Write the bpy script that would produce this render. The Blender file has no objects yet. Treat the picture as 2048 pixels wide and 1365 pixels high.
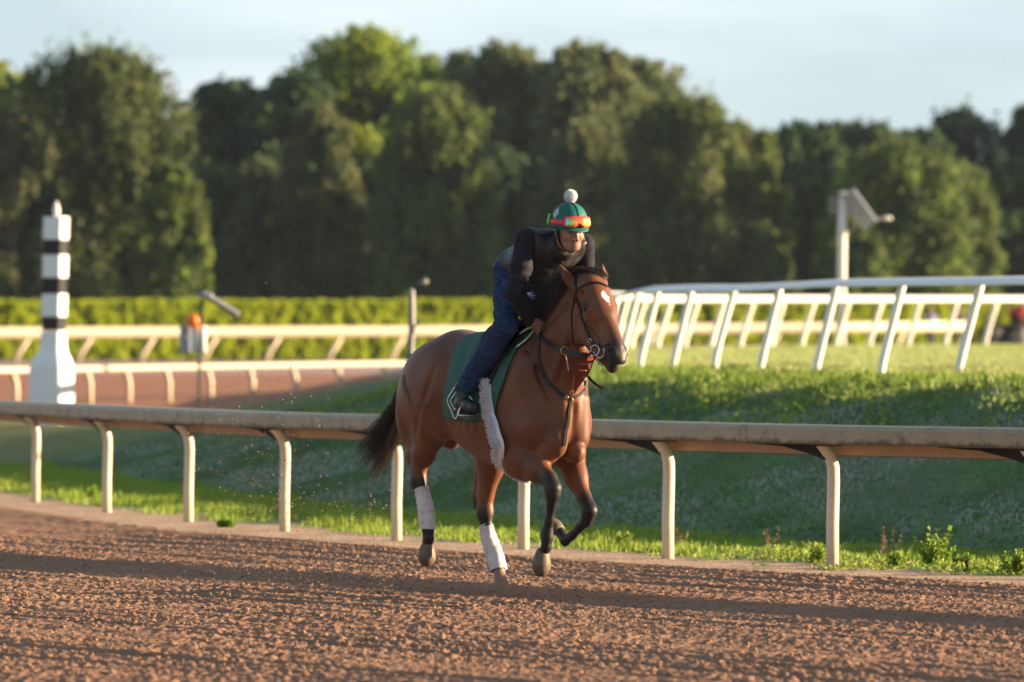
import bpy, math, random
import numpy as np
from mathutils import Vector, Matrix
R = math.radians
rng = np.random.default_rng(7)
random.seed(7)
scene = bpy.context.scene
col = scene.collection

# ------------------------------------------------------------ camera, sky, sun
F = 11378.0            # focal length in pixels of the 2048 px wide photograph (200 mm lens)
CAM_H = 1.5
HORIZON = 700.0
cam_d = bpy.data.cameras.new('camera'); cam = bpy.data.objects.new('camera', cam_d); col.objects.link(cam)
cam_d.lens = 200; cam_d.sensor_width = 36; cam_d.clip_start = .5; cam_d.clip_end = 6000
cam.location = (0, 0, CAM_H); cam.rotation_euler = (R(90) + math.atan(17.5/F), 0, 0)
cam_d.dof.use_dof = True; cam_d.dof.focus_distance = 34.1; cam_d.dof.aperture_fstop = 3.1
scene.camera = cam
SUN_AZ, SUN_EL = R(3), R(10.2)      # azimuth counted from +X towards +Y
world = bpy.data.worlds.new('World'); scene.world = world; world.use_nodes = True
wn = world.node_tree; wn.nodes.clear()
wo = wn.nodes.new('ShaderNodeOutputWorld'); wb = wn.nodes.new('ShaderNodeBackground')
sky = wn.nodes.new('ShaderNodeTexSky'); sky.sky_type = 'NISHITA'; sky.sun_disc = False
sky.sun_elevation = SUN_EL; sky.sun_rotation = R(90) - SUN_AZ; sky.air_density = 1.0; sky.dust_density = .6; sky.ozone_density = 2.0
wtc = wn.nodes.new('ShaderNodeTexCoord'); wmap = wn.nodes.new('ShaderNodeMapping'); wmap.inputs['Scale'].default_value = (5, 5, 26)
wnz = wn.nodes.new('ShaderNodeTexNoise'); wnz.inputs['Scale'].default_value = 1.6; wnz.inputs['Detail'].default_value = 4; wnz.inputs['Roughness'].default_value = .5
wmr = wn.nodes.new('ShaderNodeMapRange'); wmr.inputs['From Min'].default_value = .38; wmr.inputs['From Max'].default_value = .66
wmr.inputs['To Min'].default_value = .05; wmr.inputs['To Max'].default_value = .75
wmx = wn.nodes.new('ShaderNodeMix'); wmx.data_type = 'RGBA'; wmx.inputs['B'].default_value = (5.4, 5.8, 6.0, 1)
wgm = wn.nodes.new('ShaderNodeMix'); wgm.data_type = 'RGBA'; wgm.inputs['Factor'].default_value = .5; wgm.inputs['B'].default_value = (3.3, 4.4, 5.5, 1)
wb.inputs['Strength'].default_value = .053
wl = wn.links.new
# the pale horizon haze and the thin cloud both thin out towards the zenith
wsep = wn.nodes.new('ShaderNodeSeparateXYZ'); wl(wtc.outputs['Generated'], wsep.inputs[0])
wf = wn.nodes.new('ShaderNodeMapRange'); wf.inputs['From Min'].default_value = .02; wf.inputs['From Max'].default_value = .45; wf.inputs['To Min'].default_value = 1; wf.inputs['To Max'].default_value = .30; wl(wsep.outputs['Z'], wf.inputs['Value'])
wm1 = wn.nodes.new('ShaderNodeMath'); wm1.operation = 'MULTIPLY'; wm1.inputs[1].default_value = .6; wl(wf.outputs[0], wm1.inputs[0]); wl(wm1.outputs[0], wgm.inputs['Factor'])
wm2 = wn.nodes.new('ShaderNodeMath'); wm2.operation = 'MULTIPLY'; wl(wf.outputs[0], wm2.inputs[0]); wl(wmr.outputs[0], wm2.inputs[1]); wl(wm2.outputs[0], wmx.inputs['Factor'])
wl(wtc.outputs['Generated'], wmap.inputs['Vector']); wl(wmap.outputs[0], wnz.inputs['Vector']); wl(wnz.outputs['Fac'], wmr.inputs['Value'])
wl(sky.outputs[0], wgm.inputs['A']); wl(wgm.outputs['Result'], wmx.inputs['A'])
wl(wmx.outputs['Result'], wb.inputs['Color']); wl(wb.outputs[0], wo.inputs['Surface'])
sun_d = bpy.data.lights.new('sun', 'SUN'); sun = bpy.data.objects.new('sun', sun_d); col.objects.link(sun)
sun_d.energy = 5.0; sun_d.angle = R(.5); sun_d.color = (1.0, .76, .50)
SUN = Vector((math.cos(SUN_AZ)*math.cos(SUN_EL), math.sin(SUN_AZ)*math.cos(SUN_EL), math.sin(SUN_EL)))
sun.rotation_euler = SUN.to_track_quat('Z', 'Y').to_euler(); sun.location = (30, 20, 12)
scene.view_settings.view_transform = 'Standard'; scene.view_settings.look = 'None'
scene.view_settings.exposure = 1.87; scene.view_settings.gamma = 1; scene.view_settings.use_curve_mapping = False
scene.render.engine = 'CYCLES'

# ------------------------------------------------------------ helpers
def link(o, parent=None):
    col.objects.link(o)
    if parent is not None: o.parent = parent
    return o
def mesh_np(name, V, faces, mat=None, parent=None, smooth=False, attrs=None, link_it=True):
    """faces: list of int arrays, each (n,k)"""
    me = bpy.data.meshes.new(name)
    V = np.asarray(V, dtype=np.float32)
    if isinstance(faces, np.ndarray): faces = [faces]
    faces = [np.asarray(f, dtype=np.int32) for f in faces if len(f)]
    me.vertices.add(len(V)); me.vertices.foreach_set('co', V.ravel())
    tot = sum(f.size for f in faces); me.loops.add(tot)
    me.loops.foreach_set('vertex_index', np.concatenate([f.ravel() for f in faces]))
    starts, cnt = [], 0
    for f in faces:
        starts.append(cnt + np.arange(len(f))*f.shape[1]); cnt += f.size
    starts = np.concatenate(starts).astype(np.int32)
    me.polygons.add(len(starts)); me.polygons.foreach_set('loop_start', starts)
    me.polygons.foreach_set('use_smooth', np.full(len(starts), smooth, dtype=bool))
    if attrs:
        for k, a in attrs.items():
            a = np.asarray(a, dtype=np.float32)
            if a.ndim == 1:
                at = me.attributes.new(k, 'FLOAT', 'POINT'); at.data.foreach_set('value', a)
            else:
                if a.shape[1] == 3: a = np.c_[a, np.ones(len(a))].astype(np.float32)
                at = me.attributes.new(k, 'FLOAT_COLOR', 'POINT'); at.data.foreach_set('color', a.ravel())
    me.update(calc_edges=True); me.validate()
    o = bpy.data.objects.new(name, me)
    if mat: me.materials.append(mat)
    if link_it: link(o, parent)
    return o
def mesh_py(name, V, Fc, mat=None, parent=None, smooth=False):
    me = bpy.data.meshes.new(name); me.from_pydata([tuple(v) for v in V], [], [tuple(f) for f in Fc]); me.update()
    o = bpy.data.objects.new(name, me)
    if mat: me.materials.append(mat)
    if smooth: me.polygons.foreach_set('use_smooth', np.ones(len(me.polygons), dtype=bool))
    return link(o, parent)
def empty(name, loc=(0, 0, 0)):
    o = bpy.data.objects.new(name, None); o.location = loc; o.empty_display_size = .2; return link(o)
def tag(o, label=None, cat=None, group=None, kind=None):
    if label: o['label'] = label
    if cat: o['category'] = cat
    if group: o['group'] = group
    if kind: o['kind'] = kind
    return o
def world_pt(px, py, Z):
    return Vector(((px-1024)*Z/F, Z, CAM_H + (HORIZON-py)*Z/F))
class MB:
    """collects shapes into one mesh"""
    def __init__(s): s.V = []; s.F = []
    def add(s, V, Fc):
        n = len(s.V); s.V += [Vector(v) for v in V]; s.F += [tuple(i+n for i in f) for f in Fc]
    def tube(s, pts, rad, n=10, cap=True, flat=1.0, up=None):
        pts = [Vector(p) for p in pts]
        if not hasattr(rad, '__len__'): rad = [rad]*len(pts)
        rings = []; ref = Vector(up) if up else None
        for i, p in enumerate(pts):
            t = (pts[min(i+1, len(pts)-1)] - pts[max(i-1, 0)]).normalized()
            if ref is None: ref = Vector((0, 0, 1)) if abs(t.z) < .9 else Vector((1, 0, 0))
            a = ref - t*ref.dot(t); a = a.normalized() if a.length > 1e-6 else t.orthogonal().normalized()
            b = t.cross(a); ref = a if up is None else Vector(up)
            rings.append([p + (a*math.cos(w)*flat + b*math.sin(w))*rad[i] for w in [2*math.pi*k/n for k in range(n)]])
        V = [v for r in rings for v in r]; Fc = []
        for i in range(len(rings)-1):
            for k in range(n): Fc.append((i*n+k, i*n+(k+1) % n, (i+1)*n+(k+1) % n, (i+1)*n+k))
        if cap: Fc += [tuple(range(n))[::-1], tuple((len(rings)-1)*n+k for k in range(n))]
        s.add(V, Fc); return s
    def box(s, c, dims, rot=None, bevel=0):
        d = Vector(dims)/2; c = Vector(c); M = rot if rot else Matrix.Identity(3)
        if bevel <= 0:
            V = [c + M @ Vector((x*d.x, y*d.y, z*d.z)) for x in (-1, 1) for y in (-1, 1) for z in (-1, 1)]
            s.add(V, [(0, 1, 3, 2), (4, 6, 7, 5), (0, 4, 5, 1), (2, 3, 7, 6), (0, 2, 6, 4), (1, 5, 7, 3)]); return s
        b = bevel; lv = [(d.z-0, b), (d.z-b, 0)]
        def ring(z, ins):
            x, y = d.x-ins, d.y-ins
            return [c + M @ Vector(q) for q in ((x-b, y, z), (-x+b, y, z), (-x, y-b, z), (-x, -y+b, z), (-x+b, -y, z), (x-b, -y, z), (x, -y+b, z), (x, y-b, z))]
        rs = [ring(-d.z, b), ring(-d.z+b, 0), ring(d.z-b, 0), ring(d.z, b)]
        V = [v for r in rs for v in r]; Fc = [tuple(range(8))[::-1], tuple(range(24, 32))]
        for i in range(3):
            for k in range(8): Fc.append((i*8+k, i*8+(k+1) % 8, (i+1)*8+(k+1) % 8, (i+1)*8+k))
        s.add(V, Fc); return s
    def sphere(s, c, r, n=12, m=8, sc=(1, 1, 1)):
        c = Vector(c); V = [c + Vector((0, 0, r*sc[2]))]
        for i in range(1, m):
            t = math.pi*i/m
            for k in range(n):
                w = 2*math.pi*k/n; V.append(c + Vector((r*sc[0]*math.sin(t)*math.cos(w), r*sc[1]*math.sin(t)*math.sin(w), r*sc[2]*math.cos(t))))
        V.append(c - Vector((0, 0, r*sc[2]))); Fc = []
        for k in range(n): Fc.append((0, 1+k, 1+(k+1) % n))
        for i in range(m-2):
            for k in range(n): Fc.append((1+i*n+k, 1+(i+1)*n+k, 1+(i+1)*n+(k+1) % n, 1+i*n+(k+1) % n))
        L = len(V)-1
        for k in range(n): Fc.append((L, 1+(m-2)*n+(k+1) % n, 1+(m-2)*n+k))
        s.add(V, Fc); return s
    def build(s, name, mat, parent=None, smooth=True):
        return mesh_py(name, s.V, s.F, mat, parent, smooth)
def vnoise(x, y, seed=0, n=256):
    """periodic value noise in numpy, cubic smoothed, range -1..1"""
    g = np.random.default_rng(seed).random((n, n))*2-1
    xi = np.floor(x).astype(int); yi = np.floor(y).astype(int); fx = x-xi; fy = y-yi
    fx = fx*fx*(3-2*fx); fy = fy*fy*(3-2*fy)
    a = g[xi % n, yi % n]; b = g[(xi+1) % n, yi % n]; c = g[xi % n, (yi+1) % n]; d = g[(xi+1) % n, (yi+1) % n]
    return (a*(1-fx)+b*fx)*(1-fy) + (c*(1-fx)+d*fx)*fy
def sstep(a, b, x):
    t = np.clip((x-a)/(b-a), 0, 1); return t*t*(3-2*t)

# ------------------------------------------------------------ materials
MATS = {}
def mat(name, color=(.5, .5, .5), rough=.7, spec=.3, noise=0, nscale=20, bump=0, bscale=200, attr=None, dirt=None, dscale=6, dlo=.5, dhi=.75, translucent=0, metallic=0, coat=0, sheen=0, obj_coords=True, stretch=None):
    m = bpy.data.materials.new(name); m.use_nodes = True; nt = m.node_tree; N = nt.nodes; L = nt.links.new
    b = N['Principled BSDF']; b.inputs['Roughness'].default_value = rough; b.inputs['Specular IOR Level'].default_value = spec
    b.inputs['Metallic'].default_value = metallic; b.inputs['Coat Weight'].default_value = coat; b.inputs['Sheen Weight'].default_value = sheen
    tc = N.new('ShaderNodeTexCoord'); vec = tc.outputs['Object']
    if stretch:
        mp = N.new('ShaderNodeMapping'); mp.inputs['Scale'].default_value = stretch; L(vec, mp.inputs['Vector']); vec = mp.outputs[0]
    if attr:
        a = N.new('ShaderNodeAttribute'); a.attribute_name = attr; cur = a.outputs['Color']
    else:
        rgb = N.new('ShaderNodeRGB'); rgb.outputs[0].default_value = (*color, 1); cur = rgb.outputs[0]
    if noise:
        nz = N.new('ShaderNodeTexNoise'); nz.inputs['Scale'].default_value = nscale; nz.inputs['Detail'].default_value = 5; nz.inputs['Roughness'].default_value = .6; L(vec, nz.inputs['Vector'])
        mr = N.new('ShaderNodeMapRange'); mr.inputs['From Min'].default_value = .25; mr.inputs['From Max'].default_value = .75
        mr.inputs['To Min'].default_value = 1-noise; mr.inputs['To Max'].default_value = 1+noise; L(nz.outputs['Fac'], mr.inputs['Value'])
        mu = N.new('ShaderNodeMix'); mu.data_type = 'RGBA'; mu.blend_type = 'MULTIPLY'; mu.inputs['Factor'].default_value = 1
        L(cur, mu.inputs['A']); L(mr.outputs[0], mu.inputs['B']); cur = mu.outputs['Result']
    if dirt:
        nz = N.new('ShaderNodeTexNoise'); nz.inputs['Scale'].default_value = dscale; nz.inputs['Detail'].default_value = 6; nz.inputs['Roughness'].default_value = .7; L(vec, nz.inputs['Vector'])
        mr = N.new('ShaderNodeMapRange'); mr.inputs['From Min'].default_value = dlo; mr.inputs['From Max'].default_value = dhi; L(nz.outputs['Fac'], mr.inputs['Value'])
        mu = N.new('ShaderNodeMix'); mu.data_type = 'RGBA'; L(mr.outputs[0], mu.inputs['Factor']); L(cur, mu.inputs['A']); mu.inputs['B'].default_value = (*dirt, 1); cur = mu.outputs['Result']
    L(cur, b.inputs['Base Color'])
    if bump:
        nz = N.new('ShaderNodeTexNoise'); nz.inputs['Scale'].default_value = bscale; nz.inputs['Detail'].default_value = 4; L(vec, nz.inputs['Vector'])
        bp = N.new('ShaderNodeBump'); bp.inputs['Strength'].default_value = 1; bp.inputs['Distance'].default_value = bump; L(nz.outputs['Fac'], bp.inputs['Height']); L(bp.outputs[0], b.inputs['Normal'])
    if translucent:
        tr = N.new('ShaderNodeBsdfTranslucent'); L(cur, tr.inputs['Color']); mx = N.new('ShaderNodeMixShader'); mx.inputs[0].default_value = translucent
        L(b.outputs[0], mx.inputs[1]); L(tr.outputs[0], mx.inputs[2]); L(mx.outputs[0], N['Material Output'].inputs['Surface'])
    MATS[name] = m; return m
mat('dirt', (.255, .138, .083), .95, .1, noise=.25, nscale=2.2, dirt=(.38, .24, .16), dscale=55, dlo=.45, dhi=.8, bump=.004, bscale=160)
mat('airborne', (.50, .33, .22), .9, .1, translucent=.3)
mat('clod', (.28, .16, .098), .95, .1, noise=.4, nscale=30)
mat('far_dirt', (.34, .155, .088), .95, .1, noise=.12, nscale=1.2)
mat('pale_dirt', (.40, .27, .24), .95, .1, noise=.08, nscale=1)
mat('turf', (.27, .27, .075), .9, .1, noise=.12, nscale=1.5, stretch=(1, .15, 1))
mat('ground', (.06, .09, .025), .95, .1, noise=.2, nscale=.5)
mat('bank', attr='tint', rough=.95, spec=.1, noise=.35, nscale=6, bump=.02, bscale=30)
mat('grass', attr='tint', rough=.6, spec=.25, translucent=.35)
mat('leaf', attr='tint', rough=.6, spec=.2, translucent=.5)
mat('bark', (.09, .07, .05), .9, .1, noise=.4, nscale=4)
mat('rail_cream', (.30, .255, .165), .5, .35, noise=.2, nscale=4, dirt=(.09, .07, .04), dscale=9, dlo=.53, dhi=.76)
mat('rail_back', (.42, .30, .20), .6, .3, noise=.12, nscale=5)
mat('post_cream', (.60, .52, .38), .4, .4, noise=.08, nscale=9, dirt=(.25, .15, .09), dscale=12, dlo=.62, dhi=.85)
mat('bracket', (.018, .016, .012), .8, .2)
mat('white_rail', (.78, .76, .70), .4, .4, noise=.05, nscale=3)
mat('far_rail', (.60, .50, .36), .5, .3)
mat('pole_white', (.80, .80, .80), .55, .3, noise=.04)
mat('pole_black', (.012, .012, .013), .6, .3)
mat('grey_metal', (.19, .18, .165), .5, .4, metallic=.2, noise=.15)
mat('dark_metal', (.05, .05, .055), .5, .4)
mat('solar_glass', (.05, .06, .09), .25, .5)
mat('pale_plastic', (.72, .70, .64), .5, .4)
mat('grey_box', (.30, .33, .38), .6, .3)
mat('orange_lens', (.95, .20, .01), .3, .5, translucent=.2)
mat('red_paint', (.6, .06, .05), .5, .4)

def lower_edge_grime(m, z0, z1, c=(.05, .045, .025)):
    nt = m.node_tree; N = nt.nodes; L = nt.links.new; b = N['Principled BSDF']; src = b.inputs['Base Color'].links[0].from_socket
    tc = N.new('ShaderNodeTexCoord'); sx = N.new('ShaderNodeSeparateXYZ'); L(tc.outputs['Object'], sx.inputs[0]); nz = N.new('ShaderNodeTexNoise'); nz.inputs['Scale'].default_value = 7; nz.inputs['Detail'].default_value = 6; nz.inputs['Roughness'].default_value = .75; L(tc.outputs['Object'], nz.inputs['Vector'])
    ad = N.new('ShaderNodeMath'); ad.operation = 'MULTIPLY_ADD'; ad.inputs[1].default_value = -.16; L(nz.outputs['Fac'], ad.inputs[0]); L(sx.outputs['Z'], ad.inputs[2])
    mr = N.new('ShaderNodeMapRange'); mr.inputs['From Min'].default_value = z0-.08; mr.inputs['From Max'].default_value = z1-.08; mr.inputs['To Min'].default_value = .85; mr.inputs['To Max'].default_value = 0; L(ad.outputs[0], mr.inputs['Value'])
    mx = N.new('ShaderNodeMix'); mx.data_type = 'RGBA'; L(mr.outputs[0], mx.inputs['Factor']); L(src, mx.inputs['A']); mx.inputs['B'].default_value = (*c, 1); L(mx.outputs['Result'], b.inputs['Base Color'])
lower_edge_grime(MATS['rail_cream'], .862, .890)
# ------------------------------------------------------------ terrain
RAIL = [(-8.6, 73), (-7.6, 68), (-6.6, 63.5), (-5.65, 59.6), (-4.69, 56.0), (-3.74, 52.5), (-2.82, 49.6), (-1.88, 47.0), (-.91, 44.8), (.086, 42.77), (1.12, 40.85), (2.2, 39.05), (3.43, 37.2), (4.6, 35.5), (5.85, 33.75), (7.1, 32.0), (8.4, 30.2), (9.7, 28.4)]
RP = np.array(RAIL)
def pdist(X, Y):
    """signed distance to the near rail, positive behind it"""
    X = np.asarray(X, float); Y = np.asarray(Y, float)
    best = np.full(X.shape, 1e9); sgn = np.ones(X.shape)
    P = np.vstack([RP[0]+(RP[0]-RP[1])*40, RP, RP[-1]+(RP[-1]-RP[-2])*20])
    for a, b in zip(P[:-1], P[1:]):
        d = b-a; L2 = d@d; t = np.clip(((X-a[0])*d[0]+(Y-a[1])*d[1])/L2, 0, 1)
        ex = X-a[0]-t*d[0]; ey = Y-a[1]-t*d[1]; e = np.hypot(ex, ey); s = np.sign(d[0]*ey-d[1]*ex)
        m = e < best; best = np.where(m, e, best); sgn = np.where(m, s, sgn)
    return best*sgn
def terrain(X, Y, rough=True):
    X = np.asarray(X, float); Y = np.asarray(Y, float); p = pdist(X, Y)
    Hc = np.interp(X, [-9, -6.6, -5.2, -3.5, -2.3, -1.25, 1.5, 6], [.30, .38, .54, .80, 1.02, 1.16, 1.16, 1.16])
    left = 1-sstep(-1.9, .4, X + .012*(Y-70))
    zl = np.interp(Y, [60, 78, 92, 122, 187, 260], [.30, .37, .36, .42, 1.15, 1.3])
    zr = np.interp(Y, [56, 70, 108, 124, 134, 187, 260], [1.19, 1.25, 1.55, 1.62, 1.40, 1.32, 1.35])
    p0_ = 2.7; rmp = np.interp(X, [-4, 2], [.215, .255])*np.clip(p-p0_, 0, None); kk = .12; hh_ = np.clip(.5+.5*(Hc-rmp)/kk, 0, 1); z0 = np.where(p > p0_, Hc*(1-hh_)+rmp*hh_-kk*hh_*(1-hh_), 0); z0 = np.maximum(z0, 0)
    fl = sstep(78, 98, Y)
    a = z0*(1-fl) + zl*fl
    b = z0 + (zr-1.16)*sstep(54, 64, Y)
    z = a*left + b*(1-left)
    if rough:
        w = sstep(1.0, 3.5, p)*(1-sstep(70, 80, Y))
        z = z + w*(.3+.7*sstep(5, 7, p))*(.06*vnoise(X*.9+11, Y*.45+3, 5) + .045*vnoise(X*2.6+1, Y*1.1, 6) + .02*vnoise(X*6+1, Y*2.5, 7))
    return z
def tz(x, y): return float(terrain(np.array([x]), np.array([y]))[0])
# master sheet behind the rail, split by what covers it
ny = np.concatenate([np.arange(27, 80, .25), np.arange(80, 200, 1.0), np.arange(200, 262, 3)])
nx = np.concatenate([np.arange(-44, -14, 2), np.arange(-14, 14, .2), np.arange(14, 46, 2)])
GX, GY = np.meshgrid(nx, ny, indexing='ij'); GZ = terrain(GX, GY)
V = np.c_[GX.ravel(), GY.ravel(), GZ.ravel()]; pm = pdist(GX, GY)
I = np.arange(GX.size).reshape(GX.shape)
quads = np.stack([I[:-1, :-1], I[1:, :-1], I[1:, 1:], I[:-1, 1:]], -1).reshape(-1, 4)
cx = V[quads].mean(1); cp = pdist(cx[:, 0], cx[:, 1])
lf = (cx[:, 0] + .012*(cx[:, 1]-70)) < -.6
wr = np.interp(cx[:, 1], [54, 57.2, 71, 85, 97, 105, 125], [5.6, 4.7, 1.55, .7, .9, 1.6, 9.0])    # plan line of the white turf rail
turf_in = (~lf) & (cx[:, 1] > 54) & (cx[:, 0] > wr-.05) & (cx[:, 1] < 126)
reg = np.zeros(len(quads), int)                      # 0 bank, 1 turf, 2 far dirt, 3 pale dirt, 4 rough ground
reg[turf_in] = 1
reg[lf & (cx[:, 1] > 96) & (cx[:, 1] < 158)] = 2
reg[(cx[:, 1] >= 158) & (cx[:, 1] < 186)] = 3
reg[(~lf) & (~turf_in) & (cx[:, 1] >= 100) & (cx[:, 1] < 158)] = 2
reg[cx[:, 1] >= 186] = 4
reg[cp < -.75] = -1
def sub(name, k, m, tint=None):
    q = quads[reg == k]; u, inv = np.unique(q, return_inverse=True)
    o = mesh_np(name, V[u], inv.reshape(q.shape), MATS[m], smooth=True, attrs={'tint': tint(V[u])} if tint else None)
    return tag(o, kind='structure')
def bank_tint(v):
    p = pdist(v[:, 0], v[:, 1]); n1 = vnoise(v[:, 0]*2.2, v[:, 1]*1.1, 21); n2 = vnoise(v[:, 0]*.7+5, v[:, 1]*.35, 22); n3 = vnoise(v[:, 0]*6, v[:, 1]*3, 23)
    g = np.array([.075, .145, .050])[None]*(1+.3*n1[:, None]) ; dry = np.array([.16, .17, .12])[None]
    w = np.clip(n2*1.3+n3*.5-.15, 0, .7)[:, None]*sstep(2.5, 5, p)[:, None]
    g = g*(1-w)+dry*w
    sand = np.array([.46, .32, .22])[None]*(1+.12*n3[:, None])
    s = 1-sstep(.0, .7, p-.15+.45*n1+.3*n3)[:, None]
    wv_ = np.interp(v[:, 1], [54, 57.2, 71, 85], [5.6, 4.7, 1.55, .7]); so = (sstep(-.9, -.3, v[:, 0]-wv_+.35*n1)*(v[:, 1] > 50)*(v[:, 1] < 90))[:, None]; g = g*(1-so)+np.array([.13, .085, .06])[None]*so
    far = sstep(72, 80, v[:, 1])[:, None]
    g = g*(1-far)+np.array([.19, .19, .07])[None]*far
    return g*(1-s)+sand*s
sub('grass_bank', 0, 'bank', bank_tint); sub('turf_course', 1, 'turf'); sub('far_dirt_track', 2, 'far_dirt'); sub('pale_gravel_track', 3, 'pale_dirt'); sub('rough_ground', 4, 'ground')
g = mesh_py('ground', [(-3000, -200, -.6), (3000, -200, -.6), (3000, 5000, -.6), (-3000, 5000, -.6)], [(0, 1, 2, 3)], MATS['ground']); tag(g, kind='structure')
# far ground beyond the tree line
g = mesh_py('far_ground', [(-1500, 258, 1.2), (1500, 258, 1.2), (1500, 4500, 1.2), (-1500, 4500, 1.2)], [(0, 1, 2, 3)], MATS['ground']); tag(g, kind='structure')

# near dirt track: fine relief
def track_h(X, Y):
    p = pdist(X, Y); s = 1-sstep(-1.1, -.5, p)
    q = p*1.0
    n = .003*vnoise(X*9, Y*7, 31) + .0035*vnoise(X*27+3, Y*15, 32) + .0105*vnoise(X*58, Y*27, 33) + .0080*vnoise(X*83, Y*33, 34)
    cl = np.maximum(vnoise(X*26+7, Y*15, 35)*.5+vnoise(X*50, Y*26, 36)*.65, 0)**1.5*.03
    groove = .010*np.sin(q*13+1.2*vnoise(X*1.1, Y*.7, 37))*(.5+.5*vnoise(X*.8+3, Y*.5, 38)) + .009*np.sin(q*37+1.5*vnoise(X*1.3, Y*.5, 47))*np.clip(.35+vnoise(q*.9, (X-Y)*.07, 48), 0, 1)
    big = .018*vnoise(q*1.5+9, (X-Y)*.25, 39)
    pat = .55+.45*vnoise(X*.9+2, Y*.35, 40); return ((n*.85+cl*.55)*(.55+.6*pat)+groove*1.15+big)*(.25+.75*s)
def sheet(name, xs, ys, m, extra=None):
    X, Y = np.meshgrid(xs, ys, indexing='ij'); p = pdist(X, Y); Z = track_h(X, Y) - .06*sstep(-.62, -.45, p)
    Vv = np.c_[X.ravel(), Y.ravel(), Z.ravel()]; I = np.arange(X.size).reshape(X.shape)
    q = np.stack([I[:-1, :-1], I[1:, :-1], I[1:, 1:], I[:-1, 1:]], -1).reshape(-1, 4)
    c = p.ravel()[q].mean(1); q = q[c < -.40]
    u, inv = np.unique(q, return_inverse=True)
    o = mesh_np(name, Vv[u], inv.reshape(q.shape), m, smooth=True)
    return tag(o, kind='structure')
xs = [-60, -40, -25, -15, -9, -6.5, -5.2]
ys1 = np.arange(25.4, 46, .031)
sheet('dirt_track', np.arange(-4.1, 4.1, .0125), ys1, MATS['dirt'])
sheet('dirt_track_left', np.concatenate([[-60, -40, -25, -15, -9], np.arange(-8, -4.08, .06)]), np.concatenate([np.arange(2, 25.5, 1.5), np.arange(25.5, 90, .15)]), MATS['dirt'])
sheet('dirt_track_right', np.concatenate([np.arange(4.07, 9, .06), [12, 20, 40]]), np.concatenate([np.arange(2, 25.5, 1.5), np.arange(25.5, 47.5, .1)]), MATS['dirt'])
sheet('dirt_track_far', np.arange(-4.12, 4.12, .04), np.arange(45.9, 60, .08), MATS['dirt'])
sheet('dirt_track_front', np.arange(-4.12, 4.12, .1), np.arange(2, 25.5, .2), MATS['dirt'])
# clods
def ico():
    t = (1+5**.5)/2; v = np.array([(-1, t, 0), (1, t, 0), (-1, -t, 0), (1, -t, 0), (0, -1, t), (0, 1, t), (0, -1, -t), (0, 1, -t), (t, 0, -1), (t, 0, 1), (-t, 0, -1), (-t, 0, 1)], float)/math.sqrt(1+t*t)
    f = np.array([(0, 11, 5), (0, 5, 1), (0, 1, 7), (0, 7, 10), (0, 10, 11), (1, 5, 9), (5, 11, 4), (11, 10, 2), (10, 7, 6), (7, 1, 8), (3, 9, 4), (3, 4, 2), (3, 2, 6), (3, 6, 8), (3, 8, 9), (4, 9, 5), (2, 4, 11), (6, 2, 10), (8, 6, 7), (9, 8, 1)])
    return v, f
IV, IF = ico()
def scatter_ico(P, S, jitter=.35):
    n = len(P); Vv = IV[None]*(1+jitter*(rng.random((n, 12, 1))-.5)*2)*S[:, None, :] + P[:, None, :]
    Fc = IF[None] + (np.arange(n)*12)[:, None, None]
    return Vv.reshape(-1, 3), Fc.reshape(-1, 3)
n = 24000
Yc = 26+17*rng.random(n)**1.1; Xc = (rng.random(n)*2-1)*Yc*.0925
pc = pdist(Xc, Yc); k = (pc < -.8) & (vnoise(Xc*1.5, Yc*.8, 41)+rng.random(n)*1.2 > .25); Xc, Yc = Xc[k], Yc[k]
s = .003+.010*rng.random(len(Xc))**3.5
Vc, Fc = scatter_ico(np.c_[Xc, Yc, track_h(Xc, Yc)+s*.25], np.c_[s*(1+.5*rng.random(len(s))), s*(1+.5*rng.random(len(s))), s*.75])
tag(mesh_np('dirt_clods', Vc, Fc, MATS['clod'], smooth=False), 'loose brown dirt clods strewn over the harrowed track', 'dirt', kind='stuff')

# ------------------------------------------------------------ grass
def blades(name, X, Y, h, w, tint, label, lean=.5, cat='grass', zoff=0.0):
    n = len(X); Z = terrain(X, Y)+zoff; a = rng.random(n)*6.283; L = h*lean*(rng.random(n)*1.6); b = rng.random(n)*6.283
    base = np.c_[X, Y, Z-.01]; side = np.c_[np.cos(a)*w, np.sin(a)*w, np.zeros(n)]; tip = np.c_[np.cos(b)*L, np.sin(b)*L, h*(.7+.6*rng.random(n))]
    mid = base+tip*.5*np.array([.6, .6, 1.1]); Vv = np.stack([base-side, base+side, mid+side*.7, mid-side*.7, base+tip], 1).reshape(-1, 3)
    o = np.arange(n)[:, None]*5; q = np.array([[0, 1, 2, 3]])+o; t = np.array([[3, 2, 4]])+o
    T = np.repeat(tint, 5, axis=0)
    return tag(mesh_np(name, Vv, [q, t], MATS['grass'], attrs={'tint': T}), label, cat, kind='stuff')
def along_rail(n, p0, p1, power=1.0, t0=0.0, t1=1.0):
    seg = np.linalg.norm(np.diff(RP, axis=0), axis=1); cum = np.r_[0, np.cumsum(seg)]; s = (t0+(t1-t0)*rng.random(n))*cum[-1]
    i = np.clip(np.searchsorted(cum, s)-1, 0, len(seg)-1); t = (s-cum[i])/seg[i]; d = (RP[i+1]-RP[i])/seg[i][:, None]
    P = RP[i]+(RP[i+1]-RP[i])*t[:, None]; nrm = np.c_[-d[:, 1], d[:, 0]]; p = p0+(p1-p0)*rng.random(n)**power
    return P[:, 0]+nrm[:, 0]*p, P[:, 1]+nrm[:, 1]*p, p
X, Y, p = along_rail(75000, .25, 2.65, .9)
cl = vnoise(X*2.5, Y*1.3, 51)+.5*vnoise(X*7, Y*4, 52)
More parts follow.
